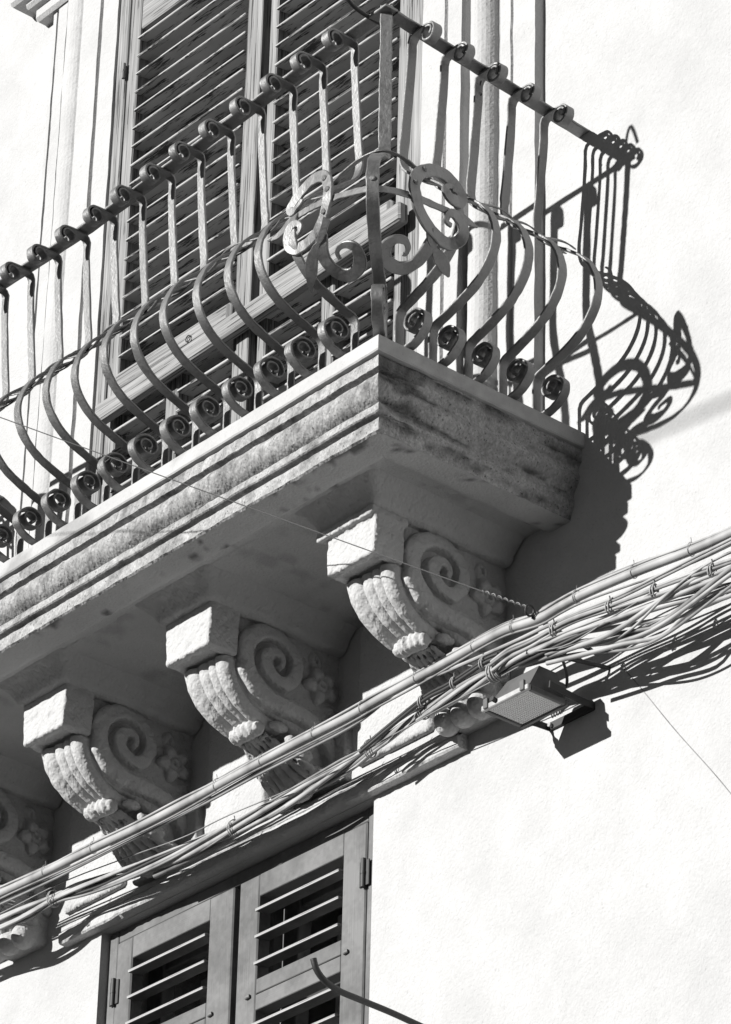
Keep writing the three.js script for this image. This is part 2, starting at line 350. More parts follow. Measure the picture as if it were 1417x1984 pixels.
for (const [x0, x1, y0, y1, z] of [[-2.71, -2.38, 2.845, 2.9, 0.05], [-2.74, -2.38, 2.902, 2.93, 0.075], [-2.8, -2.38, 2.932, 3.03, 0.1], [-2.84, -2.38, 3.032, 3.2, 0.12]])
  part(house, 'surround_ear', cbox(x0, x1, y0, y1, -0.02, z, 0.012), M.trim);
// raised plaster panels between the brackets
for (const [x0, x1] of [[-0.9, -0.592], [-1.57, -1.3], [-2.235, -1.95]]) {
  const g = nets((x, y, z) => smax(sdBox(x, y, z, [(x0 + x1) / 2, -0.46, 0], [(x1 - x0) / 2, 0.215, 0.02], 0.006), -z - 0.01, 0.001) + rough(x, y, z, 0.0012), [x0 - 0.02, -0.69, -0.02], [x1 + 0.02, -0.23, 0.035], 0.008);
  part(house, 'wall_panel', g, M.stucco);
}
for (const [x, w] of [[-1.09, 0.15], [-1.745, 0.15]]) {
  const g = nets((px, y, z) => sdBox(px, y, z, [x, -0.6, 0], [w, 0.1, 0.026], 0.008) + rough(px, y, z, 0.0018), [x - w - 0.02, -0.72, -0.012], [x + w + 0.02, -0.48, 0.04], 0.007);
  part(house, 'bracket_plinth', g, M.stucco);
}
// moulded ledge over the lower window, chipped along its lower edge
{
  const prof = [[-0.004, -0.71], [0.016, -0.714], [0.028, -0.722], [0.032, -0.73], [0.032, -0.742], [0.028, -0.745], [0.028, -0.749], [0.038, -0.752], [0.04, -0.765], [0.039, -0.781], [0.034, -0.786], [0.015, -0.786], [-0.004, -0.7835]];
  const pos = [], idx = [], P = prof.length, x0 = -2.22, x1 = -0.455, n = 260;
  for (let i = 0; i <= n; i++) for (let k = 0; k < P; k++) {
    const x = lerp(x0, x1, i / n), [z, y] = prof[k], low = sstep(-0.756, -0.783, y) * sstep(0.015, 0.034, z);
    const chip = low * 0.009 * (sstep(0.12, 0.5, fbm(x * 5, 5, 2, 3)) + 0.3 * fbm(x * 22, 1, 4, 2));
    pos.push(x, y + chip + 0.003 * fbm(x * 3, y * 8, 1, 2), z + 0.0025 * fbm(x * 8, y * 20, 7, 3) - chip * 0.6);
  }
  for (let i = 0; i < n; i++) for (let k = 0; k < P - 1; k++) { const a = i * P + k, b = a + 1, c = a + P, d = c + 1; idx.push(a, b, c, b, d, c); }
  for (const e of [0, n]) for (let k = 1; k < P - 1; k++) { const b = e * P; e ? idx.push(b, b + k, b + k + 1) : idx.push(b, b + k + 1, b + k); }
  let g = new THREE.BufferGeometry(); g.setAttribute('position', new THREE.Float32BufferAttribute(pos, 3)); g.setIndex(idx); g = g.toNonIndexed(); g.computeVertexNormals();
  part(house, 'window_ledge', boxUV(g), M.stucco);
}

// ---------------------------------------------------------------- balcony floor with its mouldings
const balcony = thing('balcony', 'projecting stone balcony floor with moulded edge, stained at its corner', 'balcony');
// profile rows: [inset from the edge, height]; swept along the left side, the front and the right side with mitred corners
function edgeSweep(name, prof, material, tone, sub = 0.022, amp = 0.002, soft = null) {
  const path = [];                                                     // [x, z, nx, nz] at inset 0, mitred at the corners
  const add = (n, f) => { for (let i = 0; i <= n; i++) path.push(f(i / n)); };
  add(Math.ceil(D / sub), (t) => [XL, lerp(-0.02, D, t), -1, t === 1 ? 1 : 0]);
  add(Math.ceil(-XL / sub), (t) => [lerp(XL, 0, t), D, t === 0 ? -1 : t === 1 ? 1 : 0, 1]);
  add(Math.ceil(D / sub), (t) => [0, lerp(D, -0.02, t), 1, t === 0 ? 1 : 0]);
  const rows = [];                                                      // subdivide tall faces
  for (let i = 0; i < prof.length; i++) { rows.push(prof[i]); if (i + 1 < prof.length) { const l = Math.hypot(prof[i + 1][0] - prof[i][0], prof[i + 1][1] - prof[i][1]), k = Math.min(5, Math.floor(l / 0.016)); for (let j = 1; j < k; j++) rows.push([lerp(prof[i][0], prof[i + 1][0], j / k), lerp(prof[i][1], prof[i + 1][1], j / k)]); } }
  const P = rows.length, pos = [], col = [], idx = [];
  for (const [x, z, nx, nz] of path) for (const [d0, y] of rows) {
    const w = soft && nz === 0 ? sstep(0.0, 0.16, D - z) : 0, d = lerp(d0, soft ? soft(y) : 0, w);
    let px = clamp(x - nx * d, XL + d, -d), pz = Math.min(z - nz * d, D - d);
    const a = amp * (fbm(px * 22, y * 22, pz * 22, 4) + 0.6 * fbm(px * 4, y * 3, pz * 4, 2));
    px += nx * a; pz += nz * a;
    pos.push(px, y + amp * 0.6 * fbm(px * 15 + 40, y * 15, pz * 15, 3), pz);
    const c = tone(px, y, pz, x >= -0.001); col.push(c, c, c);
  }
  for (let i = 0; i < path.length - 1; i++) {
    if (Math.hypot(path[i][0] - path[i + 1][0], path[i][1] - path[i + 1][1]) < 1e-6) continue;
    for (let k = 0; k < P - 1; k++) { const a = i * P + k, b = a + 1, c = a + P, d = c + 1; idx.push(a, b, c, b, d, c); }
  }
  let g = new THREE.BufferGeometry(); g.setAttribute('position', new THREE.Float32BufferAttribute(pos, 3)); g.setAttribute('color', new THREE.Float32BufferAttribute(col, 3)); g.setIndex(idx);
  g = toCreasedNormals(g, 0.5);
  part(balcony, name, faceUV(g), material);
}
const spot = (x, y, z, s, a, b) => sstep(a, b, fbm(x * s, y * s, z * s, 5));
// lichen and soot: patches with a grainy outline, thickest round the corner as on the photograph
const stain = (x, y, z, side) => {
  let m = 0;
  if (side) {
    const near = Math.exp(-(((D - z) / 0.24) ** 2)), up = sstep(-0.2, -0.05, y);
    m = 0.85 * sstep(0.05, 0.34, fbm(x * 8, y * 20, z * 4, 5) + 0.78 * near * (0.42 + 0.58 * up) + 0.16 * up * up - 0.17) * (0.95 + 0.5 * fbm(x * 70, y * 70, z * 70, 2)) + 0.18 * sstep(0.0, 0.4, fbm(3, y * 34, z * 3, 3));
  } else m = 0.42 * spot(x * 0.6, y, z, 11, 0.08, 0.4) + 0.3 * spot(x, y, z, 60, 0.0, 0.25) * sstep(-0.22, -0.16, y) + 0.2 * spot(x, y, z, 40, 0.1, 0.3);
  return 1 - 0.82 * clamp(m);
};
edgeSweep('floor_slab', [[0.3, 0.0005], [0.004, 0], [0, -0.004], [0, -0.044], [0.003, -0.048], [0.02, -0.049]], M.slabTop, (x, y, z, side) => { const m = side ? 0.35 * spot(x, y, z, 9, 0.0, 0.3) : 0.6 * spot(x * 0.4, y, z, 8, 0.05 + 0.25 * sstep(-1.3, -0.9, x), 0.35 + 0.25 * sstep(-1.3, -0.9, x)); return 1 - 0.5 * m; }, 0.022, 0.0012);
edgeSweep('edge_moulding', [[0.026, -0.0495], [0.014, -0.053], [0.012, -0.058], [0.012, -0.088], [0.016, -0.09], [0.034, -0.0915], [0.034, -0.098], [0.024, -0.1], [0.017, -0.106], [0.013, -0.117], [0.015, -0.13], [0.022, -0.143], [0.032, -0.155], [0.046, -0.164], [0.06, -0.1685], [0.06, -0.174], [0.038, -0.1755], [0.036, -0.179], [0.036, -0.197], [0.04, -0.2], [0.066, -0.201], [0.066, -0.2085], [0.05, -0.2105], [0.049, -0.214], [0.049, -0.246], [0.056, -0.25]], M.stone, (x, y, z, side) => stain(x, y, z, side), 0.014, 0.0032, (y) => 0.012 + 0.014 * sstep(-0.085, -0.11, y) - 0.008 * sstep(-0.1, -0.14, y) + 0.03 * sstep(-0.13, -0.19, y) - 0.006 * sstep(-0.17, -0.2, y) + 0.014 * sstep(-0.2, -0.25, y));
edgeSweep('soffit_rim', [[0.056, -0.2502], [0.09, -0.2525], [0.125, -0.2535], [0.14, -0.2525], [0.152, -0.246], [0.158, -0.236], [0.17, -0.23], [0.2, -0.2285]], M.soffit, (x, y, z, side) => { const d = Math.min(D - z, -x, x - XL); return 1 - 0.72 * sstep(0.05, 0.3, fbm(x * 9, 2, z * 9, 5) + 0.5 * Math.exp(-(((d - 0.06) / 0.03) ** 2)) * Math.exp(-(((x + 0.2) / 0.25) ** 2)) * sstep(0.5, 0.6, z) - 0.3); }, 0.016, 0.0035);
{
  const g = new THREE.PlaneGeometry(-XL - 0.36, D - 0.15, 180, 36); g.rotateX(Math.PI / 2); g.translate(XL / 2, -0.2288, (D - 0.2) / 2 - 0.02);
  const p = g.attributes.position, c = [];
  for (let i = 0; i < p.count; i++) { const x = p.getX(i), z = p.getZ(i); p.setY(i, -0.2288 + 0.003 * fbm(x * 4, 1, z * 4, 2) + 0.0008 * fbm(x * 20, 1, z * 20, 2)); const v = 1 - 0.2 * spot(x, 3, z, 7, 0.1, 0.45); c.push(v, v, v); }
  g.setAttribute('color', new THREE.Float32BufferAttribute(c, 3)); g.computeVertexNormals();
  part(balcony, 'soffit', faceUV(g), M.soffit);
  const f = cbox(XL + 0.05, -0.05, -0.2, -0.0015, -0.02, D - 0.05, 0.001); 
  f.setAttribute('color', new THREE.Float32BufferAttribute(new Float32Array(f.attributes.position.count * 3).fill(1), 3));
  part(balcony, 'floor_core', f, M.slabTop);
  for (let i = 0; i < 14; i++) for (let k = 0; k < 3; k++) { const w = (-XL - 0.12) / 14, d = (D - 0.06) / 3, x = XL + 0.06 + i * w, z = k * d; part(balcony, 'added_floor_tile', cbox(x + 0.002, x + w - 0.002, -0.001, 0.004, z + 0.002, z + d - 0.002, 0.001), M.tile); }  // unseen dark tiles, added to cut the light bounced off the floor
}

// ---------------------------------------------------------------- scrolled brackets under the balcony
const bodyPoly = [[-0.03, -0.25], [0.36, -0.25], [0.37, -0.42], [0.372, -0.45], [0.36, -0.485], [0.332, -0.515], [0.29, -0.538], [0.24, -0.55], [0.19, -0.555], [0.14, -0.575], [0.105, -0.61], [0.085, -0.66], [0.07, -0.7], [-0.03, -0.7]];
function bracketShapes(seed) {
const cg = {}; NO = seed * 7.3;
cg.cap = nets((x, y, z) => { const t = clamp((y + 0.3) / 0.075), fl = 0.055 * t * t; return sdBox(x, y, z, [0, -0.24, 0.2], [0.118 + fl, 0.055, 0.296 + fl], 0.018) + rough(x, y, z, 0.0018); }, [-0.2, -0.31, 0.002], [0.2, -0.2, 0.58], 0.0075);
const blockF = (lip) => nets((x, y, z) => {
  let d = sdBox(x, y, z, [0, -0.355, 0.424], [0.1 + 0.004 * (y + 0.36) / 0.06, 0.07, 0.052], 0.006);
  d = smax(d, -sdBox(x, y, z, [0, -0.428, 0.424], [0.068, 0.011, 0.026], 0.002), 0.004);
  if (lip) d = smin(d, sdBox(x, y, z, [-0.008, -0.303, 0.43], [0.116, 0.013, 0.064], 0.004), 0.003);
  return d + rough(x, y, z, 0.0024);
}, [-0.14, -0.44, 0.355], [0.14, -0.28, 0.51], 0.005);
cg.block = blockF(false); cg.blockLip = blockF(true);
cg.body = nets((x, y, z) => { const d2 = sdPoly(z, y, bodyPoly), taper = 0.082 - 0.018 * sstep(-0.5, -0.65, y); return smax(smax(d2, Math.abs(x) - taper, 0.02), -z - 0.012, 0.002) + rough(x, y, z, 0.0028); }, [-0.105, -0.72, -0.03], [0.105, -0.24, 0.4], 0.0065);
const groove = [[0.205, -0.487], [0.25, -0.478], [0.285, -0.458], [0.305, -0.432], [0.308, -0.392], [0.28, -0.355], [0.236, -0.345], [0.204, -0.366], [0.199, -0.405], [0.219, -0.427], [0.242, -0.412], [0.238, -0.392]];
const grooveS = smooth(groove.map(([a, b]) => V(a, b, 0)), 44).map((p) => [p.x, p.y]);
const gr = grooveS.map((_, i) => lerp(0.0045, 0.0025, i / 44));
const tail = [[0.335, -0.455], [0.305, -0.492], [0.262, -0.512], [0.205, -0.518], [0.15, -0.522], [0.1, -0.532], [0.058, -0.558], [0.028, -0.592], [0.012, -0.63]], tr = [0.03, 0.029, 0.028, 0.028, 0.027, 0.025, 0.024, 0.023, 0.02];
cg.volute = nets((x, y, z) => {
  const e = (Math.hypot((z - 0.255) / 0.115, (y + 0.39) / 0.1) - 1) * 0.105, d2 = smin(e, sdChain([z, y], tail, tr), 0.012);
  const dg = sdChain([z, y], grooveS, gr), cut = 0.034 * (1 - sstep(0.002, 0.0105, dg));
  const h = 0.108 - cut - 0.004 * sstep(-0.02, 0, d2);
  return smax(smax(d2, x - h, 0.012), 0.06 - x, 0.002) + rough(x, y, z, 0.0019);
}, [0.05, -0.665, -0.012], [0.115, -0.275, 0.39], 0.0042);
cg.voluteL = mirrorX(cg.volute);
const ribPath = [[0.4, -0.424], [0.392, -0.46], [0.372, -0.495], [0.338, -0.527], [0.292, -0.551], [0.242, -0.563], [0.2, -0.566]];
cg.ribs = [-0.062, -0.012, 0.022, 0.058].map((x0, i) => {
  const w = [0.044, 0.031, 0.023, 0.028][i], pts = ribPath.map(([z, y], k) => [x0 * lerp(1, 0.72, (k / 6) ** 1.3), y, z - w * 0.62 + 0.004]), r = pts.map((_, k) => w * lerp(1, 0.6, (k / 6) ** 1.2));
  return nets((x, y, z) => smax(sdChain([x, y, z], pts, r), y + 0.424, 0.004) + rough(x, y, z, 0.0009), [x0 - 0.06, -0.62, 0.11], [x0 + 0.07, -0.415, 0.43], 0.0052);
});
cg.curl = nets((x, y, z) => {
  const ang = Math.atan2(y + 0.586, z - 0.262), rr = 0.026 + 0.0035 * Math.cos(x * 310) * sstep(-1, 0.5, Math.cos(ang)) - 0.1 * x * x * 10;
  let d = Math.hypot(z - 0.262 + x * x * 2.2, y + 0.586 + x * 0.06) - rr; d = smax(d, Math.abs(x) - 0.062, 0.018);
  d = smin(d, Math.hypot((x - 0.07) * 1.3, (y + 0.576) * 1.5, (z - 0.2) * 0.7) - 0.022, 0.016);
  d = smin(d, Math.hypot((x + 0.07) * 1.3, (y + 0.576) * 1.5, (z - 0.2) * 0.7) - 0.022, 0.016);
  return d + rough(x, y, z, 0.0035);
}, [-0.11, -0.63, 0.16], [0.11, -0.54, 0.31], 0.005);
cg.leaf = nets((x, y, z) => {
  let d = sdChain([x * 0.55, y, z], [[0, -0.585, 0.222], [0, -0.618, 0.16], [0, -0.655, 0.1], [0, -0.7, 0.06]], [0.01, 0.016, 0.022, 0.03]);
  for (let k = -3; k <= 3; k++) {
    const a = k / 3, b = Math.abs(a), p = [[a * 0.046, -0.598, 0.236 - 0.01 * b], [a * 0.066, -0.632, 0.182 - 0.014 * b], [a * 0.088, -0.668, 0.126 - 0.02 * b], [a * 0.104, -0.702 + 0.02 * b, 0.094 - 0.03 * b]];
    d = smin(d, sdChain([x, y, z], p, [0.007, 0.0095, 0.0115, 0.01]), 0.004);
  }
  for (const s of [-1, 1]) for (const [cy, cz, r] of [[-0.612, 0.165, 0.017], [-0.64, 0.118, 0.02], [-0.676, 0.066, 0.022]]) {
    const c = Math.hypot((x - s * 0.084) * 0.9, y - cy, (z - cz) * 0.75) - r, cut = Math.hypot((x - s * 0.108) * 0.8, y - cy - 0.004, z - cz) - r * 0.5;
    d = smin(d, smax(c, -cut, 0.004), 0.004);
  }
  return d + rough(x, y, z, 0.003);
}, [-0.13, -0.75, 0.02], [0.13, -0.565, 0.28], 0.0048);
cg.rosette = nets((x, y, z) => {
  const py = y + 0.412, pz = z - 0.072, a = Math.atan2(py, pz), r = Math.hypot(py, pz);
  const edge = 0.049 + 0.011 * Math.cos(5 * a + 0.6), h = 0.088 + 0.022 * Math.sqrt(Math.max(0, 1 - (r / 0.06) ** 2)) + 0.01 * (Math.abs(Math.cos(2.5 * a + 0.3)) - 0.5) * sstep(0.01, 0.028, r) - 0.02 * Math.exp(-((r / 0.008) ** 2)) - 0.012 * Math.exp(-(((r - 0.02) / 0.006) ** 2));
  let d = smax(r - edge, x - h, 0.01);
  d = smin(d, Math.hypot((x - 0.07) * 1.2, (y + 0.474) * 1.2, (z - 0.03) * 0.9) - 0.026, 0.012);
  d = smin(d, Math.hypot((x - 0.07) * 1.1, (y + 0.338) * 0.9, (z - 0.088) * 1.1) - 0.03, 0.012);
  d = smax(d, -(Math.hypot((x - 0.1) * 0.7, (y + 0.338), (z - 0.09) * 2.2) - 0.012), 0.004);
  return smax(d, 0.05 - x, 0.002) + rough(x, y, z, 0.0025);
}, [0.04, -0.51, -0.01], [0.125, -0.3, 0.17], 0.0045);
cg.rosetteL = mirrorX(cg.rosette);
cg.lobes = [-0.066, 0, 0.066].map((x0) => nets((x, y, z) => smin(Math.hypot((x - x0) / 0.95, (y + 0.725) * 0.85, (z - 0.072) * 0.9) - 0.034, Math.hypot((x - x0) * 1.2, (y + 0.69) * 0.8, z - 0.045) - 0.034, 0.02) + rough(x, y, z, 0.0022), [x0 - 0.05, -0.785, -0.005], [x0 + 0.05, -0.63, 0.13], 0.0055));
cg.stem = nets((x, y, z) => sdBox(x, y, z, [0, -0.68, 0.01], [0.088, 0.06, 0.04], 0.014) + rough(x, y, z, 0.002), [-0.11, -0.76, -0.012], [0.11, -0.6, 0.07], 0.007);
return cg;
}
const corbelSpec = [
  [-0.395, 'scrolled stucco bracket nearest the free corner, its block with a projecting upper lip', true, true],
  [-1.088, 'scrolled stucco bracket second from the free corner, its plain white block sunlit', false, false],
  [-1.748, 'scrolled stucco bracket third from the free corner, above the left window shutter', false, false],
  [-2.42, 'scrolled stucco bracket farthest from the free corner, cut by the left picture edge', false, true],
];
corbelSpec.forEach(([x, label, lip, foot], ci) => {
  const cg = bracketShapes(ci);
  const c = thing('corbel', label, 'bracket', 'scrolled brackets under the balcony'); c.position.x = x;
  part(c, 'cap', cg.cap, M.stucco);
  part(c, 'block', lip ? cg.blockLip : cg.block, M.stucco);
  part(c, 'body', cg.body, M.stucco);
  part(c, 'volute', cg.volute, M.stucco); part(c, 'volute', cg.voluteL, M.stucco);
  for (const r of cg.ribs) part(c, 'rib', r, M.stucco);
  const l = part(c, 'leaf', cg.leaf, M.stucco); part(l, 'leaf_curl', cg.curl, M.stucco);
  part(c, 'rosette', cg.rosette, M.stucco); part(c, 'rosette', cg.rosetteL, M.stucco);
  if (foot) { part(c, 'foot', cg.stem, M.stucco); for (const f of cg.lobes) part(c, 'foot_lobe', f, M.stucco); }
});
NO = 0;
console.log('brackets done');

// ---------------------------------------------------------------- upper door: frame, louvred leaves, cross bar
const frame = thing('door_frame', 'weathered wooden frame round the louvred balcony door', 'door frame');
part(frame, 'jamb', cbox(-2.156, -2.104, 0, 2.74, 0.0, 0.08, 0.004, 'y'), M.wood);
part(frame, 'jamb', cbox(-0.656, -0.597, 0, 2.74, 0.0, 0.08, 0.004, 'y'), M.wood);
part(frame, 'head', cbox(-2.156, -0.597, 2.66, 2.749, 0.0, 0.078, 0.004), M.wood);
const slatGeo = new Map();
function slat(parent, x0, x1, y, nose, depth, thick, tilt, material, i, worn = false) {
  const key = [Math.round((x1 - x0) * 1000), depth, thick, tilt, i % 3].join();
  if (!slatGeo.has(key)) {
    const g = cbox(0, x1 - x0, -thick / 2, thick / 2, -depth, 0, Math.min(0.002, thick * 0.3)), uv = g.attributes.uv, p = g.attributes.position, n = g.attributes.normal;
    for (let k = 0; k < uv.count; k++) if (Math.abs(n.getY(k)) > 0.5) uv.setXY(k, p.getX(k) + (i % 3) * 0.21, -p.getZ(k) * 0.075 / depth); else if (n.getZ(k) > 0.5) uv.setXY(k, p.getX(k), 0.03 + p.getY(k));
    g.rotateX(tilt); slatGeo.set(key, g);
  }
  const m = part(parent, 'slat', slatGeo.get(key), material); m.position.set(x0, y, nose);
  if (worn) { const k2 = 'n' + key; if (!slatGeo.has(k2)) { const g = cbox(0.0005, x1 - x0 - 0.0005, -thick / 2 + 0.0005, thick / 2 - 0.001, -0.004, 0.0009, 0.0006); g.rotateX(tilt); slatGeo.set(k2, g); } part(m, 'pale_edge', slatGeo.get(k2), M.paleWood); }  // paler strip laid along the nose of the slat
  return m;
}
function pin(parent, x, y, z, len, r, material, name = 'hinge') {
  const pts = [V(x, y - len / 2, z), V(x, y - len / 6, z), V(x, y + len / 6, z), V(x, y + len / 2, z)];
  const g = mergeGeometries([tubeOf(pts, r, 8), tubeOf([V(x, y - 0.004, z), V(x, y + 0.004, z)], r * 1.15, 8)]);
  return part(parent, name, g, material);
}
function doorLeaf(x0, x1, s0, s1, label, seed) {
  const L = thing('door_shutter', label, 'shutter', 'louvred leaves of the balcony door');
  const z0 = 0.028, z1 = 0.074;
  part(L, 'stile', cbox(x0, s0, 0.012, 2.62, z0, z1, 0.004, 'y'), M.wood);
  part(L, 'stile', cbox(s1, x1, 0.012, 2.62, z0, z1, 0.004, 'y'), M.wood);
  part(L, 'rail', cbox(s0, s1, 2.44, 2.62, z0 + 0.002, z1 - 0.004, 0.004), M.wood);
  part(L, 'rail', cbox(s0, s1, 1.012, 1.09, z0 - 0.01, z1 + 0.02, 0.014), M.wood);
  part(L, 'rail', cbox(s0, s1, 0.014, 0.1, z0 + 0.002, z1 - 0.002, 0.004), M.wood);
  const mid = (s0 + s1) / 2;
  part(L, 'muntin', cbox(mid - 0.03, mid + 0.03, 0.1, 1.012, z0 + 0.002, z1 + 0.004, 0.005, 'y'), M.wood);
  const r = rng(seed); let i = 0;
  for (let y = 2.394 + 0.0725 * 0; y > 1.1; y -= 0.0728) slat(L, s0 + 0.001, s1 - 0.001, y + (r() - 0.5) * 0.003, 0.082 + (r() - 0.5) * 0.002, 0.072, 0.008, THREE.MathUtils.degToRad(9), slatMats[Math.floor(r() * 4)], i++);
  for (let y = 0.955; y > 0.12; y -= 0.0728) for (const [a, b] of [[s0 + 0.001, mid - 0.031], [mid + 0.031, s1 - 0.001]]) slat(L, a, b, y + (r() - 0.5) * 0.004, 0.082 + (r() - 0.5) * 0.003, 0.07, 0.009, THREE.MathUtils.degToRad(6 + r() * 3), slatMats[Math.floor(r() * 4)], i++);
  return L;
}
const dl = doorLeaf(-2.102, -1.372, -2.046, -1.468, 'left louvred leaf of the balcony door, its grey paint flaking', 5);
const dr = doorLeaf(-1.35, -0.658, -1.311, -0.722, 'right louvred leaf of the balcony door, beside the corner post', 9);
part(dl, 'cover_strip', cbox(-1.432, -1.374, 0.012, 2.62, 0.0745, 0.088, 0.003, 'y'), M.wood);
for (const y of [2.29, 0.75]) pin(dl, -2.103, y, 0.088, 0.06, 0.006, M.wood);
for (const y of [1.61, 0.5]) pin(dr, -0.657, y, 0.088, 0.09, 0.006, M.wood);
{
  const g = cbox(-0.725, 0.725, -0.034, 0.034, 0, 0.038, 0.006); g.rotateZ(0.028); g.translate(-1.357, 0.958, 0.0955);
  single('cross_bar', g, M.wood, 'long weathered plank fixed level across both leaves of the balcony door', 'plank');
}
// ring of wire on the rail of the left leaf
{
  const pts = Array.from({ length: 15 }, (_, i) => V(-1.66 + 0.011 * Math.cos(i / 14 * 6.1), 1.035 + 0.011 * Math.sin(i / 14 * 6.1), 0.099));
  part(dl, 'ring', tubeOf(pts, 0.002, 6), M.black);
}

// ---------------------------------------------------------------- lower window: frame, two louvred shutters, casement behind
const wf = thing('window_frame', 'grey painted wooden frame of the lower window under the ledge', 'window frame');
const WZ = -0.03;
part(wf, 'jamb', cbox(-2.058, -2.016, -2.34, -0.788, WZ - 0.06, WZ, 0.003, 'y'), M.paint);
part(wf, 'jamb', cbox(-0.897, -0.842, -2.34, -0.788, WZ - 0.06, WZ, 0.003, 'y'), M.paint);
part(wf, 'head', cbox(-2.015, -0.898, -0.826, -0.788, WZ - 0.06, WZ - 0.002, 0.003), M.paint);
part(wf, 'sill', cbox(-2.1, -0.8, -2.42, -2.342, -0.1, 0.06, 0.006), M.stucco);
function winLeaf(x0, x1, o0, o1, label, seed, hx) {
  const L = thing('window_shutter', label, 'shutter', 'louvred leaves of the lower window'), z0 = WZ - 0.042, z1 = WZ + 0.004, r = rng(seed);
  part(L, 'stile', cbox(x0, o0, -2.33, -0.829, z0, z1, 0.004, 'y'), M.paint);
  part(L, 'stile', cbox(o1, x1, -2.33, -0.829, z0, z1, 0.004, 'y'), M.paint);
  part(L, 'rail', cbox(o0, o1, -0.897, -0.829, z0 + 0.001, z1 - 0.001, 0.002), M.paint);
  const openings = [[-0.897, -1.148], [-1.242, -1.72], [-1.8, -2.25]];
  part(L, 'rail', cbox(o0, o1, -1.192, -1.148, z0 + 0.001, z1 - 0.001, 0.002), M.paint);
  part(L, 'rail', cbox(o0, o1, -1.242, -1.195, z0 + 0.001, z1 - 0.0005, 0.002), M.paint);
  part(L, 'rail', cbox(o0, o1, -1.8, -1.72, z0 + 0.001, z1 - 0.001, 0.002), M.paint);
  part(L, 'rail', cbox(o0, o1, -2.33, -2.25, z0 + 0.001, z1 - 0.001, 0.002), M.paint);
  let i = 0;
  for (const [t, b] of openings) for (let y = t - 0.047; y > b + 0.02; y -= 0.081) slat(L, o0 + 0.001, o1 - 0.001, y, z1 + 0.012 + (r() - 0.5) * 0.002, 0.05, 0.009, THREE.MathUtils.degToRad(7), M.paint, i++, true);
  for (const y of [-0.985, -1.62, -2.1]) {
    const h = pin(L, hx, y, z1 + 0.008, 0.085, 0.0075, M.hinge);
    part(h, 'hinge_leaf', cbox(hx - 0.02, hx + 0.02, y - 0.038, y + 0.038, z1 + 0.0005, z1 + 0.005, 0.001), M.hinge);
  }
  for (const x of [o0 - 0.028, o1 + 0.028]) part(L, 'pivot', tubeOf([V(x - 0.008, -1.196, z1 + 0.003), V(x, -1.195, z1 + 0.005), V(x + 0.008, -1.194, z1 + 0.003)], 0.006, 8), M.paint);
  return L;
}
winLeaf(-2.0145, -1.474, -1.94, -1.582, 'left louvred shutter of the lower window, in worn grey paint', 3, -2.012);
winLeaf(-1.448, -0.8985, -1.36, -0.997, 'right louvred shutter of the lower window, behind the hooked iron arm', 4, -0.9);
{
  const w = thing('casement', 'dim inner casement glimpsed between the louvres of the lower window', 'window');
  for (const [a, b] of [[-2.05, -1.47], [-1.43, -0.85]]) {
    part(w, 'sash', cbox(a, a + 0.07, -2.3, -0.83, -0.22, -0.17, 0.003, 'y'), M.paint);
    part(w, 'sash', cbox(b - 0.07, b, -2.3, -0.83, -0.22, -0.17, 0.003, 'y'), M.paint);
    for (const y of [-0.83, -1.12, -1.5, -1.9, -2.24]) part(w, 'glazing_bar', cbox(a + 0.07, b - 0.07, y - 0.05, y, -0.215, -0.178, 0.003), M.paint);
    part(w, 'pane', cbox(a + 0.07, b - 0.07, -2.24, -0.88, -0.199, -0.195, 0.0005), M.glass);
    part(w, 'curtain', cbox(a + 0.09, b - 0.12, -2.24, -0.88, -0.3, -0.296, 0.001), M.curtain);
  }
}
console.log('joinery done');

// ---------------------------------------------------------------- wrought iron railing
const rail = thing('balcony_railing', 'bellied wrought iron railing with scrolled bars round the balcony', 'railing');
const belly = [[-0.05, 0.66], [-0.05, 0.62], [-0.036, 0.58], [0.018, 0.53], [0.075, 0.485], [0.132, 0.43], [0.163, 0.375], [0.176, 0.32], [0.167, 0.27], [0.14, 0.228], [0.1, 0.195], [0.05, 0.172], [0, 0.154], [-0.035, 0.143]];
// one bar in its own plane: z outward, y up, x across; its top curls over in front of the handrail
const LEAN = 0.026;
function balusterPath(yr, k, j) {
  const P = [];
  for (let a = 0; a <= 44; a++) { const t = a / 44, th = lerp(-2.3 * Math.PI, 0.5 * Math.PI, t), r = lerp(0.011, 0.0262, sstep(-0.15, 0.7, t)); P.push(V(0, yr - 0.006 + r * Math.sin(th), LEAN + 0.03 + r * Math.cos(th))); }
  P.push(...[[0.0215, 0.012], [0.0212, -0.012], [0.0205, -0.03], [0.014, -0.044], [0, -0.0495], [-0.02, -0.05]].map(([a, b]) => V(0, yr + a, b + LEAN)));
  for (let y = yr - 0.05; y > 0.68; y -= 0.05) P.push(V(0, y, -0.05 + LEAN * clamp((y - 0.64) / (yr - 0.7))));
  const c = smooth(belly.map(([o, y]) => V(j * sstep(-0.05, 0.1, o), y, o > -0.03 ? o * k : o)), 46); P.push(...c);
  P.push(V(0, 0.136, -0.046), V(0, 0.122, -0.0515), V(0, 0.1, -0.052), V(0, 0.06, -0.052), V(0, 0.0, -0.052));
  return P;
}
function footPath() { return smooth([[-0.048, 0.006], [-0.012, 0.009], [0.023, 0.016], [0.053, 0.033], [0.072, 0.056], [0.073, 0.08], [0.056, 0.104], [0.029, 0.119], [0.003, 0.116], [-0.012, 0.1], [-0.012, 0.079], [0.0, 0.063], [0.02, 0.057], [0.04, 0.064], [0.05, 0.08], [0.042, 0.098], [0.022, 0.103], [0.008, 0.092], [0.012, 0.077], [0.024, 0.072]].map(([o, y]) => V(0, y * 0.9, -0.048 + (o + 0.048) * 0.9)), 70); }
const X1 = V(1, 0, 0);
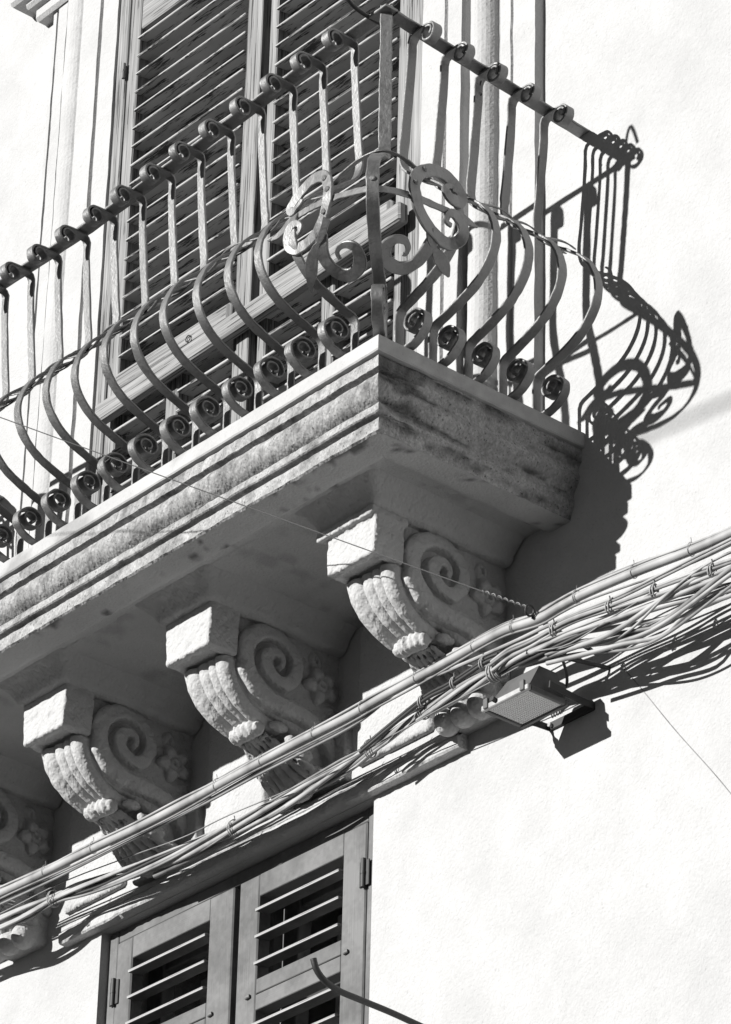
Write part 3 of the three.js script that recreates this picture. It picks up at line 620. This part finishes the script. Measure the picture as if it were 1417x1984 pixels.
function baluster(pos, turn, yr, k, seed) {
  const r = rng(seed), j = (r() - 0.5) * 0.006;
  const m = part(rail, 'baluster', bar(balusterPath(yr, k * (1 + (r() - 0.5) * 0.04), j), X1, 0.03, 0.0075, { seed, rough: 0.0009 }), M.iron);
  m.position.copy(pos); m.rotation.y = turn + (r() - 0.5) * 0.05;
  const f = part(m, 'foot_scroll', bar(footPath(), X1, 0.029, 0.007, { seed: seed + 3, rough: 0.0009 }), M.iron);
  f.position.set((r() - 0.5) * 0.004, 0, (r() - 0.5) * 0.006);
  return m;
}
const FX = Array.from({ length: 19 }, (_, i) => -0.155 - i * 0.1345), SZ = [0.615, 0.497, 0.373, 0.25, 0.128];
const yFront = (x) => { const t = Math.abs(x - XL / 2) / (-XL / 2); return 0.96 + 0.042 * sstep(-0.05, 1, t); };
const ySide = (z) => 0.945 + 0.055 * z / D;
FX.forEach((x, i) => baluster(V(x + (R0() - 0.5) * 0.006, 0, D), 0, yFront(x), 1, 20 + i));
SZ.forEach((z, i) => baluster(V(0, 0, z), Math.PI / 2, ySide(z), 1.07, 60 + i));
SZ.forEach((z, i) => baluster(V(XL, 0, z), -Math.PI / 2, ySide(z), 1.07, 70 + i));
// handrail: flat bar on top of the curls
{
  const o = 0.024 - LEAN, up = 0.0295;
  const side = (i, t) => new THREE.Vector3().crossVectors(t, V(0, 1, 0));
  const fr = []; for (let i = 0; i <= 60; i++) { const x = lerp(XL + o - 0.022, -o + 0.022, i / 60); fr.push(V(x, yFront(x) + up + 0.0015 * fbm(x * 5, 1, 1, 2), D - o)); }
  part(rail, 'handrail', bar(fr, side, 0.044, 0.009, { seed: 1, rough: 0.001 }), M.iron);
  for (const s of [0, 1]) {
    const p = []; for (let i = 0; i <= 20; i++) { const z = lerp(D - o - 0.0225, -0.03, i / 20); p.push(V(s ? XL + o : -o, ySide(z) + up, z)); }
    part(rail, 'handrail', bar(p, side, 0.044, 0.009, { seed: 2 + s, rough: 0.001 }), M.iron);
  }
}
// two strips woven along the waist of the bars
function weave(at, n, pitch, sgn, seed) {
  const p = []; for (let i = 0; i <= n * 8; i++) { const s = i / 8, w = sgn * Math.cos(Math.PI * s); p.push(at(s, w)); }
  part(rail, 'waist_strip', bar(p, (i, t) => { const n0 = at.normal(i / 8); return new THREE.Vector3().crossVectors(t, n0); }, 0.019, 0.0042, { seed, rough: 0.0006 }), M.iron);
}
for (const s of [1, -1]) {
  const oy = s > 0 ? [0.03, 0.525] : [0.052, 0.508];
  const f = (q, w) => V(FX[0] - q * 0.1345, oy[1] + 0.0085 * w, D + oy[0] + 0.0085 * w); f.normal = () => V(0, 0.7, 0.7);
  weave(f, 18, 0.1345, s, 4 + s);
  const g = (q, w) => V(oy[0] * 1.15 + 0.0085 * w, oy[1] + 0.0085 * w, SZ[0] - q * 0.1218); g.normal = () => V(0.7, 0.7, 0);
  weave(g, 4.3, 0.1218, -s, 7 + s);
  const h = (q, w) => V(XL - oy[0] * 1.15 - 0.0085 * w, oy[1] + 0.0085 * w, SZ[0] - q * 0.1218); h.normal = () => V(-0.7, 0.7, 0);
  weave(h, 4.3, 0.1218, -s, 9 + s);
}
// corner: post, hoops and scrolls
const mm = (a) => a.map(([x, y, z]) => V(x / 1000, y / 1000, z / 1000));
function corner(fx) {                                                    // fx maps a right-corner point to the corner built
  const F = (v) => fx(v), flip = fx(V(1, 0, 0)).x < fx(V(0, 0, 0)).x;
  const dir = (v) => fx(v).sub(fx(V(0, 0, 0)));
  const piece = (name, pts, nrm, w, h, seed, o) => part(rail, name, bar(pts.map(F), (i, t) => new THREE.Vector3().crossVectors(t, dir(typeof nrm === 'function' ? nrm(pts[Math.min(i, pts.length - 1)]) : nrm)), w, h, { seed, rough: 0.0008, ...o }), M.iron);
  const diag = (s, y) => V(s, y, D + s), wdir = dir(V(0.7071, 0, -0.7071));
  const post = [[0.0, 1.05], [-0.002, 1.0], [-0.008, 0.9], [-0.016, 0.8], [-0.024, 0.7], [-0.03, 0.63], [-0.02, 0.575], [0.02, 0.535], [0.085, 0.475], [0.145, 0.41], [0.187, 0.35], [0.202, 0.295], [0.195, 0.245], [0.167, 0.203], [0.12, 0.172], [0.06, 0.156], [0.0, 0.15], [-0.03, 0.146], [-0.044, 0.12], [-0.046, 0.06], [-0.046, 0.0]];
  part(rail, 'corner_post', bar(smooth(post.map(([s, y]) => diag(s, y)), 110).map(F), wdir, 0.034, 0.009, { seed: 90, rough: 0.0009 }), M.iron);
  const ft = footPath().map((p) => diag(p.z * 0.86 + 0.005, p.y * 1.12));
  part(rail, 'foot_scroll', bar(ft.map(F), wdir, 0.031, 0.008, { seed: 91, rough: 0.0008 }), M.iron);
  const taper = (w, a = 0.12, b = 0.12, e = 0.3) => (t) => w * (e + (1 - e) * Math.min(sstep(0, a, t), sstep(1, 1 - b, t)));
  const cL = mm([[-118, 395, 901], [-125, 387, 901], [-144, 381, 899], [-163, 379, 898], [-174, 394, 897], [-161, 408, 895], [-141, 421, 896], [-113, 431, 897], [-81, 435, 901], [-48, 428, 906], [-17, 412, 911], [6, 380, 918], [15, 351, 922], [17, 321, 925], [5, 301, 920], [-12, 281, 914], [-30, 270, 909], [-61, 260, 898], [-93, 256, 892], [-123, 256, 889], [-150, 260, 889], [-167, 272, 895], [-175, 295, 899], [-168, 315, 903], [-153, 326, 904], [-133, 324, 906], [-117, 310, 906], [-121, 298, 903], [-131, 294, 901]]);
  const cR = mm([[198, 373, 651], [197, 385, 653], [197, 387, 665], [200, 371, 681], [202, 354, 676], [202, 345, 657], [199, 353, 632], [197, 371, 622], [195, 390, 632], [195, 406, 654], [195, 416, 680], [197, 413, 712], [201, 397, 745], [205, 376, 772], [210, 345, 792], [212, 314, 798], [206, 293, 786], [202, 275, 777], [191, 259, 753], [181, 247, 724], [173, 239, 692], [167, 233, 660], [167, 235, 633], [176, 249, 614], [190, 269, 609], [195, 287, 617], [199, 301, 638], [201, 303, 658], [199, 292, 672], [195, 274, 671], [193, 271, 654]]);
  const NL = V(0.06, -0.08, 1).normalize(), NR = V(1, -0.1, 0.1).normalize();
  piece('c_scroll', smooth(cL, 120), NL, taper(0.034, 0.15, 0.14, 0.4), 0.009, 92);
  piece('c_scroll', smooth(cR, 130), NR, taper(0.036, 0.15, 0.14, 0.4), 0.009, 93);
  const sL = mm([[-30, 262, 905], [-63, 224, 873], [-75, 210, 854], [-75, 193, 831], [-69, 182, 806], [-47, 174, 790], [-6, 175, 795], [23, 183, 817], [38, 194, 845], [23, 204, 858], [-4, 209, 861], [-27, 204, 852], [-31, 194, 838]]);
  const sR = mm([[172, 238, 695], [156, 222, 689], [125, 200, 688], [96, 186, 691], [71, 176, 706], [62, 172, 733], [68, 174, 764], [87, 181, 790], [111, 190, 798], [131, 200, 786], [135, 204, 760], [124, 197, 740], [105, 189, 733], [103, 188, 742]]);
  piece('s_scroll', smooth(sL, 80), V(0.1, -0.8, 0.6).normalize(), taper(0.036, 0.05, 0.4, 0.3), 0.009, 94);
  piece('s_scroll', smooth(sR, 80), V(0.6, -0.8, 0.1).normalize(), taper(0.036, 0.05, 0.4, 0.3), 0.009, 95);
  const leafW = (t) => 0.006 + 0.03 * Math.pow(Math.sin(Math.PI * clamp((t - 0.32) / 0.68)), 0.9) + 0.014 * sstep(0.5, 0.1, t);
  piece('drop_leaf', smooth(mm([[5, 267, 916], [-41, 242, 896], [-90, 224, 878], [-120, 213, 860], [-149, 198, 838], [-171, 189, 819], [-189, 182, 803]]), 50), V(0.1, -0.75, 0.66).normalize(), leafW, 0.007, 96);
  piece('drop_leaf', smooth(mm([[178, 243, 712], [163, 224, 699], [150, 215, 675], [136, 205, 643], [123, 197, 615], [104, 188, 582]]), 50), V(0.66, -0.75, 0.1).normalize(), leafW, 0.007, 97);
  const hoop = smooth(mm([[-249, 332, 895], [-215, 340, 893], [-175, 360, 890], [-112, 359, 894], [-31, 338, 906], [46, 313, 918], [107, 292, 922], [168, 272, 922], [190, 264, 916], [198, 270, 898], [199, 283, 856], [198, 293, 814], [197, 301, 764], [195, 306, 710], [193, 311, 660], [191, 313, 610], [190, 310, 560]]), 120);
  piece('hoop', hoop, (p) => V(p.x + 0.1, 0, p.z - 0.6).normalize(), (t) => t < 0.1 || t > 0.9 ? 0.003 + 0.032 * Math.sin(Math.PI * clamp(Math.min(t, 1 - t) / 0.1) * 0.62) : 0.021, 0.0055, 98);
  for (const [dy, k] of [[0, 0], [0.016, 1]]) {
    const p = smooth([V(FX[0] - 0.02, 0.522 + dy, D + 0.036), V(FX[0] + 0.06, 0.527 + dy, D + 0.052), V(-0.02, 0.532 + dy, D + 0.055), V(0.04, 0.532 + dy, D + 0.04), V(0.058, 0.53 + dy, D - 0.01), V(0.052, 0.524 + dy, SZ[0] + 0.05), V(0.04, 0.52 + dy, SZ[0] - 0.02)], 50);
    if (!k) piece('waist_strip', p, (q) => V(q.x + 0.1, 0.5, q.z - 0.6).normalize(), 0.019, 0.0042, 99);
  }
  for (const [x, y, z, n] of [[-6, 398, 919, NL], [18, 347, 927, NL], [-2, 290, 921, NL], [205, 392, 760, NR], [214, 330, 796, NR], [204, 283, 932, V(0.7, 0, 0.7)]]) {
    const g = new THREE.SphereGeometry(0.0085, 10, 6, 0, 6.2832, 0, Math.PI / 2); g.scale(1, 0.6, 1);
    g.applyQuaternion(new THREE.Quaternion().setFromUnitVectors(V(0, 1, 0), dir(n).normalize()));
    const p = F(V(x / 1000, y / 1000, z / 1000).addScaledVector(n, 0.0025)); g.translate(p.x, p.y, p.z);
    part(rail, 'rivet', g, M.iron);
  }
}
corner((v) => v.clone());
corner((v) => V(XL - v.x, v.y, v.z));
// hooked iron rod rising from the corner of the handrail
part(rail, 'hooked_rod', tubeOf(smooth([V(-0.05, 1.03, 0.7), V(-0.052, 1.032, 0.75), V(-0.052, 1.045, 0.81), V(-0.05, 1.085, 0.858), V(-0.046, 1.13, 0.878), V(-0.038, 1.175, 0.885), V(-0.028, 1.19, 0.885), V(-0.016, 1.17, 0.885), V(0.0, 1.12, 0.885)], 50), 0.006, 8), M.rod);
part(rail, 'hanging_wire', tubeOf(smooth([V(-0.02, 1.0, 0.365), V(-0.015, 0.985, 0.37), V(-0.022, 0.965, 0.37), V(-0.028, 0.945, 0.368), V(-0.02, 0.94, 0.366), V(-0.014, 0.952, 0.366)], 24), 0.0014, 5), M.black);
console.log('railing done');

// ---------------------------------------------------------------- cables along the front
const CB = {
  conduit: [[-3200, -640, 200], [-2461, -639, 200], [-2304, -644, 200], [-2140, -650, 200], [-1893, -654, 200], [-1607, -663, 200], [-1365, -662, 200], [-1146, -658, 200], [-922, -655, 200], [-711, -657, 200], [-581, -650, 199], [-486, -646, 197], [-356, -643, 196], [-256, -639, 194], [-180, -636, 193], [-96, -636, 192], [35, -651, 189], [101, -644, 185], [170, -640, 181], [365, -645, 170], [553, -656, 158], [684, -658, 150], [796, -663, 150], [2400, -680, 200]],
  main: [[-3200, -670, 190], [-2466, -711, 190], [-2308, -729, 190], [-2162, -724, 167], [-2054, -704, 136], [-1903, -713, 118], [-1756, -732, 118], [-1564, -751, 118], [-1424, -755, 118], [-1263, -757, 118], [-1106, -756, 118], [-951, -748, 118], [-800, -735, 118], [-715, -722, 118], [-556, -698, 128], [-408, -714, 148], [-287, -725, 165], [-181, -727, 171], [-73, -729, 178], [47, -744, 180], [154, -756, 172], [259, -772, 163], [362, -781, 155], [465, -779, 146], [566, -773, 138], [660, -765, 130], [772, -768, 130], [2400, -800, 180]],
  pair: [[-3200, -650, 185], [-2480, -653, 185], [-2323, -660, 185], [-2068, -671, 185], [-1820, -677, 185], [-1580, -682, 185], [-1346, -684, 185], [-1119, -677, 185], [-897, -675, 185], [-681, -670, 185], [-501, -639, 186], [-345, -660, 187], [-201, -672, 188], [-60, -682, 189], [56, -686, 188], [166, -690, 183], [310, -698, 175], [486, -692, 166], [688, -684, 155], [800, -683, 155], [2400, -690, 200]],
  second: [[-144, -725, 200], [-78, -714, 200], [10, -717, 200], [137, -706, 192], [278, -714, 181], [426, -724, 170], [603, -737, 156], [681, -743, 150], [792, -758, 150], [2400, -780, 190]],
  single: [[-3200, -660, 200], [-2453, -700, 200], [-2297, -710, 200], [-2043, -685, 165], [-1749, -697, 145], [-1486, -724, 145], [-1301, -727, 145], [-1030, -743, 145], [-768, -744, 145], [-599, -738, 145], [-371, -745, 163], [-177, -751, 174], [30, -755, 180], [300, -800, 165], [700, -800, 140], [2400, -830, 180]],
  dark: [[-709, -748, 159], [-582, -718, 160], [-422, -699, 173], [-336, -703, 179], [-234, -699, 186], [-173, -693, 187], [-132, -697, 187]],
  grey: [[-1678, -767, 102], [-1488, -771, 103], [-1348, -768, 104], [-1193, -760, 105], [-1032, -754, 106], [-900, -746, 106], [-769, -736, 107], [-663, -710, 108], [-554, -698, 111]],
  diag: [[30, -750, 200], [137, -770, 192], [306, -745, 179], [461, -724, 167], [600, -715, 156], [682, -710, 150], [794, -709, 150], [2400, -715, 190]],
  loose: [[49, -786, 182], [173, -805, 172], [294, -822, 162], [447, -846, 149], [498, -822, 144], [542, -812, 140], [659, -816, 130], [770, -824, 130], [2400, -850, 180]],
};
const curveOf = (k) => new THREE.CatmullRomCurve3(mm(CB[k]), false, 'centripetal');
const GRP = 'cables strung along the house front';
function cable(key, { r, n = 260, off = () => [0, 0], material = M.cable, name = 'cable', label, x0 = -9, x1 = 9, group = GRP }) {
  const pts = curveOf(key).getSpacedPoints(n).filter((p) => p.x >= x0 && p.x <= x1).map((p) => { const [dy, dz] = off(p.x); return V(p.x, p.y + dy, p.z + dz); });
  single(name, tubeOf(pts, r, 8), material, label, 'cable', group);
  return pts;
}
cable('conduit', { r: 0.0122, name: 'conduit', label: 'thickest pale round cable, uppermost of the cables across the house front' });
const wob = (a, f, p) => (x) => a * Math.sin(x * f + p) + a * 0.6 * Math.sin(x * f * 2.3 + p * 2);
{
  const w1 = wob(0.0025, 7, 0), w2 = wob(0.003, 5.5, 2);
  cable('conduit', { r: 0.0036, off: (x) => [0.0165 + w1(x), 0.004], label: 'thin pale cable lashed on top of the thickest cable' });
  cable('conduit', { r: 0.0026, off: (x) => [0.0215 + w2(x) + 0.006 * sstep(0.1, 0.25, x) * sstep(0.6, 0.4, x), -0.004], material: M.cableGrey, label: 'thinnest grey wire looping above the thickest cable' });
  cable('conduit', { r: 0.003, off: (x) => [-0.018 - 0.012 * sstep(0.1, 0.4, x) + w2(x), -0.002], material: M.cableGrey, label: 'thin grey wire running close under the thickest cable' });
}
cable('pair', { r: 0.0042, label: 'slim pale cable of a pair midway between thickest cable and bundle', off: (x) => [0.004 + 0.003 * Math.sin(x * 4), 0] });
cable('pair', { r: 0.0036, label: 'slimmer lower cable of the pair midway between thickest cable and bundle', off: (x) => [-0.006 + 0.004 * Math.sin(x * 4 + 1.4), 0.004], material: M.cableGrey });
cable('single', { r: 0.0018, label: 'hair-thin single wire hanging just above the twisted cable bundle', material: M.cableGrey });
const spread = (x) => (x > -0.5 ? 0.0165 : 0.0145) * (1 - 0.55 * Math.exp(-(((x + 0.151) / 0.06) ** 2)) - 0.4 * Math.exp(-(((x + 0.72) / 0.07) ** 2)) - 0.4 * Math.exp(-(((x + 2.1) / 0.07) ** 2))) * (1 + 1.1 * sstep(0.05, 0.5, x));
const strands = [[0, 0.0075, 5.2, 1, 0], [1.1, 0.0062, 4.7, 1.1, 0], [2.2, 0.0068, 5.9, 1, 1], [3.2, 0.0055, 4.1, 1.15, 0], [4.2, 0.007, 5.3, 1.2, 0], [5.2, 0.005, 6.6, 1.1, 2], [0.6, 0.0042, 3.6, 1.7, 0], [3.8, 0.004, 2.7, 1.9, 1], [2.7, 0.0036, 7.3, 1.3, 0]];
strands.forEach(([ph, r, f, a, g]) => {
  const sag = 0.02 * Math.sin(ph * 3);
  cable('main', { r, n: 420, material: [M.cable, M.cableGrey, M.cableDark][g], label: 'strand of the twisted cable bundle above the lower window', group: 'strands of the twisted cable bundle', off: (x) => { const s = spread(x) * a, t = x * f + ph; return [s * Math.sin(t) + sag * sstep(0.1, 0.5, x), s * (x > -0.5 ? 0.75 : 0.5) * Math.cos(t)]; } });
});
for (const [dy, dz, r, m] of [[0.008, 0, 0.0045, 0], [-0.002, 0.006, 0.004, 1], [-0.01, -0.002, 0.0052, 0]]) cable('second', { r, off: (x) => [dy * (1 + 0.5 * Math.sin(x * 9 + dy * 300)), dz], material: m ? M.cableGrey : M.cable, label: (dy > 0 ? 'uppermost pale' : dy > -0.005 ? 'middle grey' : 'lowest pale') + ' cable clipped in the small bundle right of the eye bolt', group: 'cables of the small clipped bundle' });
cable('second', { r: 0.0068, x0: 0.0, off: (x) => [-0.026 - 0.012 * Math.sin(x * 5), -0.004], label: 'stouter pale cable sagging below the small clipped bundle' });
for (const [dy, dz] of [[0.007, 0], [-0.006, 0.004]]) cable('dark', { r: 0.005, n: 60, off: () => [dy, dz], material: M.cableDark, label: (dy > 0 ? 'upper' : 'lower') + ' short black cable of a pair beside the bundle tie', group: 'pair of short black cables' });
cable('grey', { r: 0.0095, n: 80, material: M.cableGrey, label: 'stout grey cable along the underside of the bundle over the window' });
cable('diag', { r: 0.0022, n: 80, material: M.cableGrey, label: 'thin wire climbing to the right between the bundles' });
cable('loose', { r: 0.0062, n: 90, label: 'slack pale cable drooping lowest at the right edge' });
cable('loose', { r: 0.0048, n: 90, off: (x) => [0.02 + 0.012 * Math.sin(x * 6), 0.004], label: 'slack thinner cable just above the lowest one at the right edge', material: M.cableGrey });
// ties and clips
const ORD = ['leftmost', 'second from left', 'third from left', 'fourth from left', 'fifth from left', 'sixth from left', 'seventh from left', 'eighth from left', 'ninth from left', 'tenth from left', 'eleventh from left', 'rightmost'];
function tieAt(key, x, ry, rz, label, { dy = 0, dz = 0, r = 0.0018, loops = 2, material = M.tie, group } = {}) {
  const c = curveOf(key), pts = c.getSpacedPoints(900); let p = pts[0]; for (const q of pts) if (Math.abs(q.x - x) < Math.abs(p.x - x)) p = q;
  const g = [];
  for (let l = 0; l < loops; l++) g.push(tubeOf(Array.from({ length: 25 }, (_, i) => { const a = i / 24 * 6.283; return V(p.x + (l - (loops - 1) / 2) * r * 3 + 0.003 * Math.sin(a + l), p.y + dy + ry * Math.sin(a), p.z + dz + rz * Math.cos(a)); }), r, 6, false));
  g.push(tubeOf([V(p.x, p.y + dy + ry, p.z + dz), V(p.x + 0.004, p.y + dy + ry + 0.006, p.z + dz + 0.004), V(p.x + 0.007, p.y + dy + ry + 0.009, p.z + dz + 0.008)], r, 6, false));
  single('cable_tie', mergeGeometries(g), material, label, 'cable tie', group || 'ties holding the cables');
}
[-2.08, -1.85, -1.28, -1.08, -0.86, -0.66, -0.44, -0.22, -0.07, 0.16, 0.36, 0.55].forEach((x, i) => tieAt('conduit', x, 0.0185, 0.0145, 'thin wire tie round the thickest cable, ' + ORD[i] + ' of twelve', { dy: 0.004, r: 0.001, loops: x > -0.1 && x < 0.2 ? 2 : 1, group: 'ties round the thickest cable' }));
[-2.1, -1.3, -0.72, -0.48].forEach((x, i) => tieAt('main', x, 0.025, 0.023, 'pale cord tie round the twisted cable bundle, ' + ORD[i] + ' of four', { r: 0.0016, loops: 2, group: 'ties round the twisted bundle' }));
tieAt('main', -0.151, 0.026, 0.024, 'thick knotted cord lashing round the bundle beside the floodlight', { r: 0.0026, loops: 5 });
[0.09, 0.28, 0.43, 0.62].forEach((x, i) => tieAt('second', x, 0.016, 0.013, 'white plastic clip on the small bundle at right, ' + ORD[i] + ' of four', { r: 0.0022, loops: 2, group: 'clips on the small bundle' }));
[-0.45, -0.31, -0.19].forEach((x, i) => tieAt('dark', x, 0.015, 0.012, 'pale tie round the pair of short black cables, ' + ORD[i] + ' of three', { r: 0.002, loops: 2, group: 'ties round the black pair' }));

// eye bolt that carries the cables, and the guy wire that comes down to it
{
  const b = thing('eye_bolt', 'dark iron eye bolt with ring on a bar from the wall, carrying the cables', 'eye bolt');
  part(b, 'bar', bar([V(0.012, -0.664, -0.03), V(0.014, -0.66, 0.05), V(0.016, -0.652, 0.13), V(0.018, -0.645, 0.205)], V(0, 1, 0), 0.014, 0.006, { seed: 3 }), M.rod);
  part(b, 'ring', tubeOf(Array.from({ length: 25 }, (_, i) => V(0.02 + 0.004 * Math.sin(i / 24 * 6.283), -0.633 + 0.014 * Math.sin(i / 24 * 6.283), 0.216 + 0.014 * Math.cos(i / 24 * 6.283))), 0.0032, 6, false), M.rod);
  part(b, 'lower_bar', bar([V(0.1, -0.752, -0.03), V(0.07, -0.748, 0.06), V(0.03, -0.742, 0.15), V(-0.01, -0.735, 0.2)], V(0, 1, 0), 0.012, 0.006, { seed: 5 }), M.rod);
}
{
  const a = V(0.012, -0.622, 0.224), b = V(-0.934, -0.042, 1.25), dirn = b.clone().sub(a), p = [];
  for (let i = 0; i <= 60; i++) { const t = i / 60 * 3.2; p.push(a.clone().addScaledVector(dirn, t).add(V(0, 0.004 * t * (t - 3.2), 0))); }
  single('guy_wire', tubeOf(p, 0.0016, 6), M.wire, 'long thin wire slanting across the balcony edge down to the eye bolt', 'wire');
  const coil = Array.from({ length: 60 }, (_, i) => { const t = i / 59 * 0.08, c = a.clone().addScaledVector(dirn, t), w = i * 0.75; return c.add(V(0.003 * Math.cos(w), 0.004 * Math.sin(w), 0)); });
  const w = single('wire_twist', tubeOf(coil, 0.0012, 5), M.wire, 'twisted end of the slanting wire next to the eye bolt', 'wire');
}

// ---------------------------------------------------------------- floodlight
{
  const L = thing('floodlight', 'small grey floodlight with ribbed glass aimed down, bracketed to the wall', 'floodlight');
  const x0 = -0.142, x1 = 0.036, z0 = 0.092, z1 = 0.236, yb = -0.872;
  const prism = (a, b) => {                                            // frustum from rectangle a = [x0,x1,z0,z1,y] to b
    const c = (r) => [[r[0], r[4], r[2]], [r[1], r[4], r[2]], [r[1], r[4], r[3]], [r[0], r[4], r[3]]], A = c(a), B = c(b), pos = [];
    const q = (p, r, s, t) => pos.push(...p, ...r, ...s, ...p, ...s, ...t);
    q(A[0], A[1], A[2], A[3]); q(B[3], B[2], B[1], B[0]);
    for (let i = 0; i < 4; i++) { const j = (i + 1) % 4; q(A[j], A[i], B[i], B[j]); }
    const g = new THREE.BufferGeometry(); g.setAttribute('position', new THREE.Float32BufferAttribute(pos, 3)); g.computeVertexNormals(); return boxUV(g);
  };
  part(L, 'housing', prism([x0 + 0.012, x1 - 0.01, z0 + 0.008, z1 - 0.012, yb + 0.016], [x0 + 0.045, x1 - 0.012, z0 + 0.03, z1 - 0.05, yb + 0.088]), M.lampBody);
  part(L, 'rear_box', cbox(x0 + 0.07, x1 - 0.03, yb + 0.03, yb + 0.085, z0 - 0.02, z0 + 0.045, 0.006), M.lampBody);
  const fr = part(L, 'front_frame', cbox(x0, x1, yb, yb + 0.016, z1 - 0.012, z1, 0.002), M.lampEdge);
  part(L, 'front_frame', cbox(x0, x1, yb, yb + 0.016, z0, z0 + 0.012, 0.002), M.lampBody);
  part(L, 'front_frame', cbox(x0, x0 + 0.012, yb + 0.0005, yb + 0.0155, z0 + 0.012, z1 - 0.012, 0.002), M.lampBody);
  part(L, 'front_frame', cbox(x1 - 0.012, x1, yb + 0.0005, yb + 0.0155, z0 + 0.012, z1 - 0.012, 0.002), M.lampBody);
  // prismatic glass: a grid of small pyramids on the pane
  const nx = 20, nz = 15, pos = [], a0 = x0 + 0.0125, a1 = x1 - 0.0125, c0 = z0 + 0.0125, c1 = z1 - 0.0125, y = yb + 0.006;
  for (let i = 0; i < nx; i++) for (let k = 0; k < nz; k++) {
    const p = (u, v) => [lerp(a0, a1, (i + u) / nx), y, lerp(c0, c1, (k + v) / nz)], t = [lerp(a0, a1, (i + 0.5) / nx), y - 0.0034, lerp(c0, c1, (k + 0.5) / nz)];
    const q = [p(0, 0), p(1, 0), p(1, 1), p(0, 1)]; for (let m = 0; m < 4; m++) pos.push(...q[m], ...q[(m + 1) % 4], ...t);
  }
  const g = new THREE.BufferGeometry(); g.setAttribute('position', new THREE.Float32BufferAttribute(pos, 3)); g.computeVertexNormals();
  part(L, 'lens', boxUV(g), M.lens);
  for (const x of [x0 + 0.055]) part(L, 'clip_screw', tubeOf([V(x, yb + 0.012, z1 - 0.003), V(x, yb + 0.014, z1 + 0.012)], 0.007, 10), M.black);
  for (const x of [x0 - 0.006, x1 + 0.006]) part(L, 'bracket', bar(smooth([V(x, yb + 0.035, z0 + 0.075), V(x, yb + 0.03, z0 + 0.02), V(x * 0.9 - 0.004, yb + 0.032, 0.04), V(x * 0.9 - 0.004, yb + 0.034, 0.006)], 20), V(0, 1, 0), 0.02, 0.004, { seed: 8 }), M.black);
  part(L, 'wall_plate', cbox(x0 + 0.005, x1 - 0.002, yb + 0.022, yb + 0.046, -0.002, 0.008, 0.002), M.black);
  part(L, 'feed_cable', tubeOf(smooth([V(x1 - 0.05, yb + 0.07, z0 - 0.012), V(x1 - 0.045, yb + 0.085, z0 - 0.03), V(x1 - 0.02, yb + 0.1, z0 - 0.01), V(x1 + 0.03, yb + 0.115, z0 + 0.05), V(x1 + 0.09, yb + 0.112, z0 + 0.07)], 30), 0.004, 8), M.cableDark);
  for (const x of [x0 + 0.02, x1 - 0.02]) part(L, 'clip', cbox(x - 0.008, x + 0.008, yb + 0.002, yb + 0.03, z1 - 0.004, z1 + 0.004, 0.001), M.lampBody);
  part(L, 'bolt', tubeOf([V(x0 + 0.02, yb + 0.033, 0.007), V(x0 + 0.02, yb + 0.033, 0.018)], 0.006, 8), M.lampEdge);
}

// ---------------------------------------------------------------- hooked iron arm below, and wires high over the street that throw soft shadows
{
  const p = smooth([V(-0.458, -1.632, -0.08), V(-0.458, -1.628, 0), V(-0.458, -1.616, 0.16), V(-0.458, -1.609, 0.25), V(-0.458, -1.605, 0.347), V(-0.458, -1.6, 0.43), V(-0.458, -1.586, 0.472), V(-0.458, -1.565, 0.496), V(-0.458, -1.54, 0.506)], 50);
  single('iron_arm', tubeOf(p, 0.0085, 10), M.rod, 'black iron arm with upturned end in front of the right window shutter', 'iron arm');
}
function farWire(a, b, dist, r, label) {
  const d = b.clone().sub(a), p = [];
  for (let i = 0; i <= 20; i++) p.push(a.clone().addScaledVector(d, lerp(-3, 4, i / 20)).addScaledVector(SUN, dist));
  single('overhead_wire', tubeOf(p, r, 6), M.cableDark, label, 'wire');
}
{
  const a = V(0.12, -0.744, 0.0002), b = V(0.515, -1.264, 0.0002), p = [];
  for (let i = 0; i <= 60; i++) { const t = i / 60 * 2.2; p.push(a.clone().lerp(b, t).add(V(0.002 * Math.sin(t * 9), 0, 0))); }
  single('wall_shadow_strip', tubeOf(p, 0.0015, 6), M.cableGrey, 'hair-thin grey strip standing for a faint shadow line down the wall at lower right', 'wire');  // soft shadow line on the wall, drawn as a thin grey strip
}
farWire(V(0.034, -0.1, 0), V(0.549, -0.148, 0), 7.5, 0.01, 'thicker overhead wire above the street whose soft band crosses the wall');

renderer.render(scene, camera);
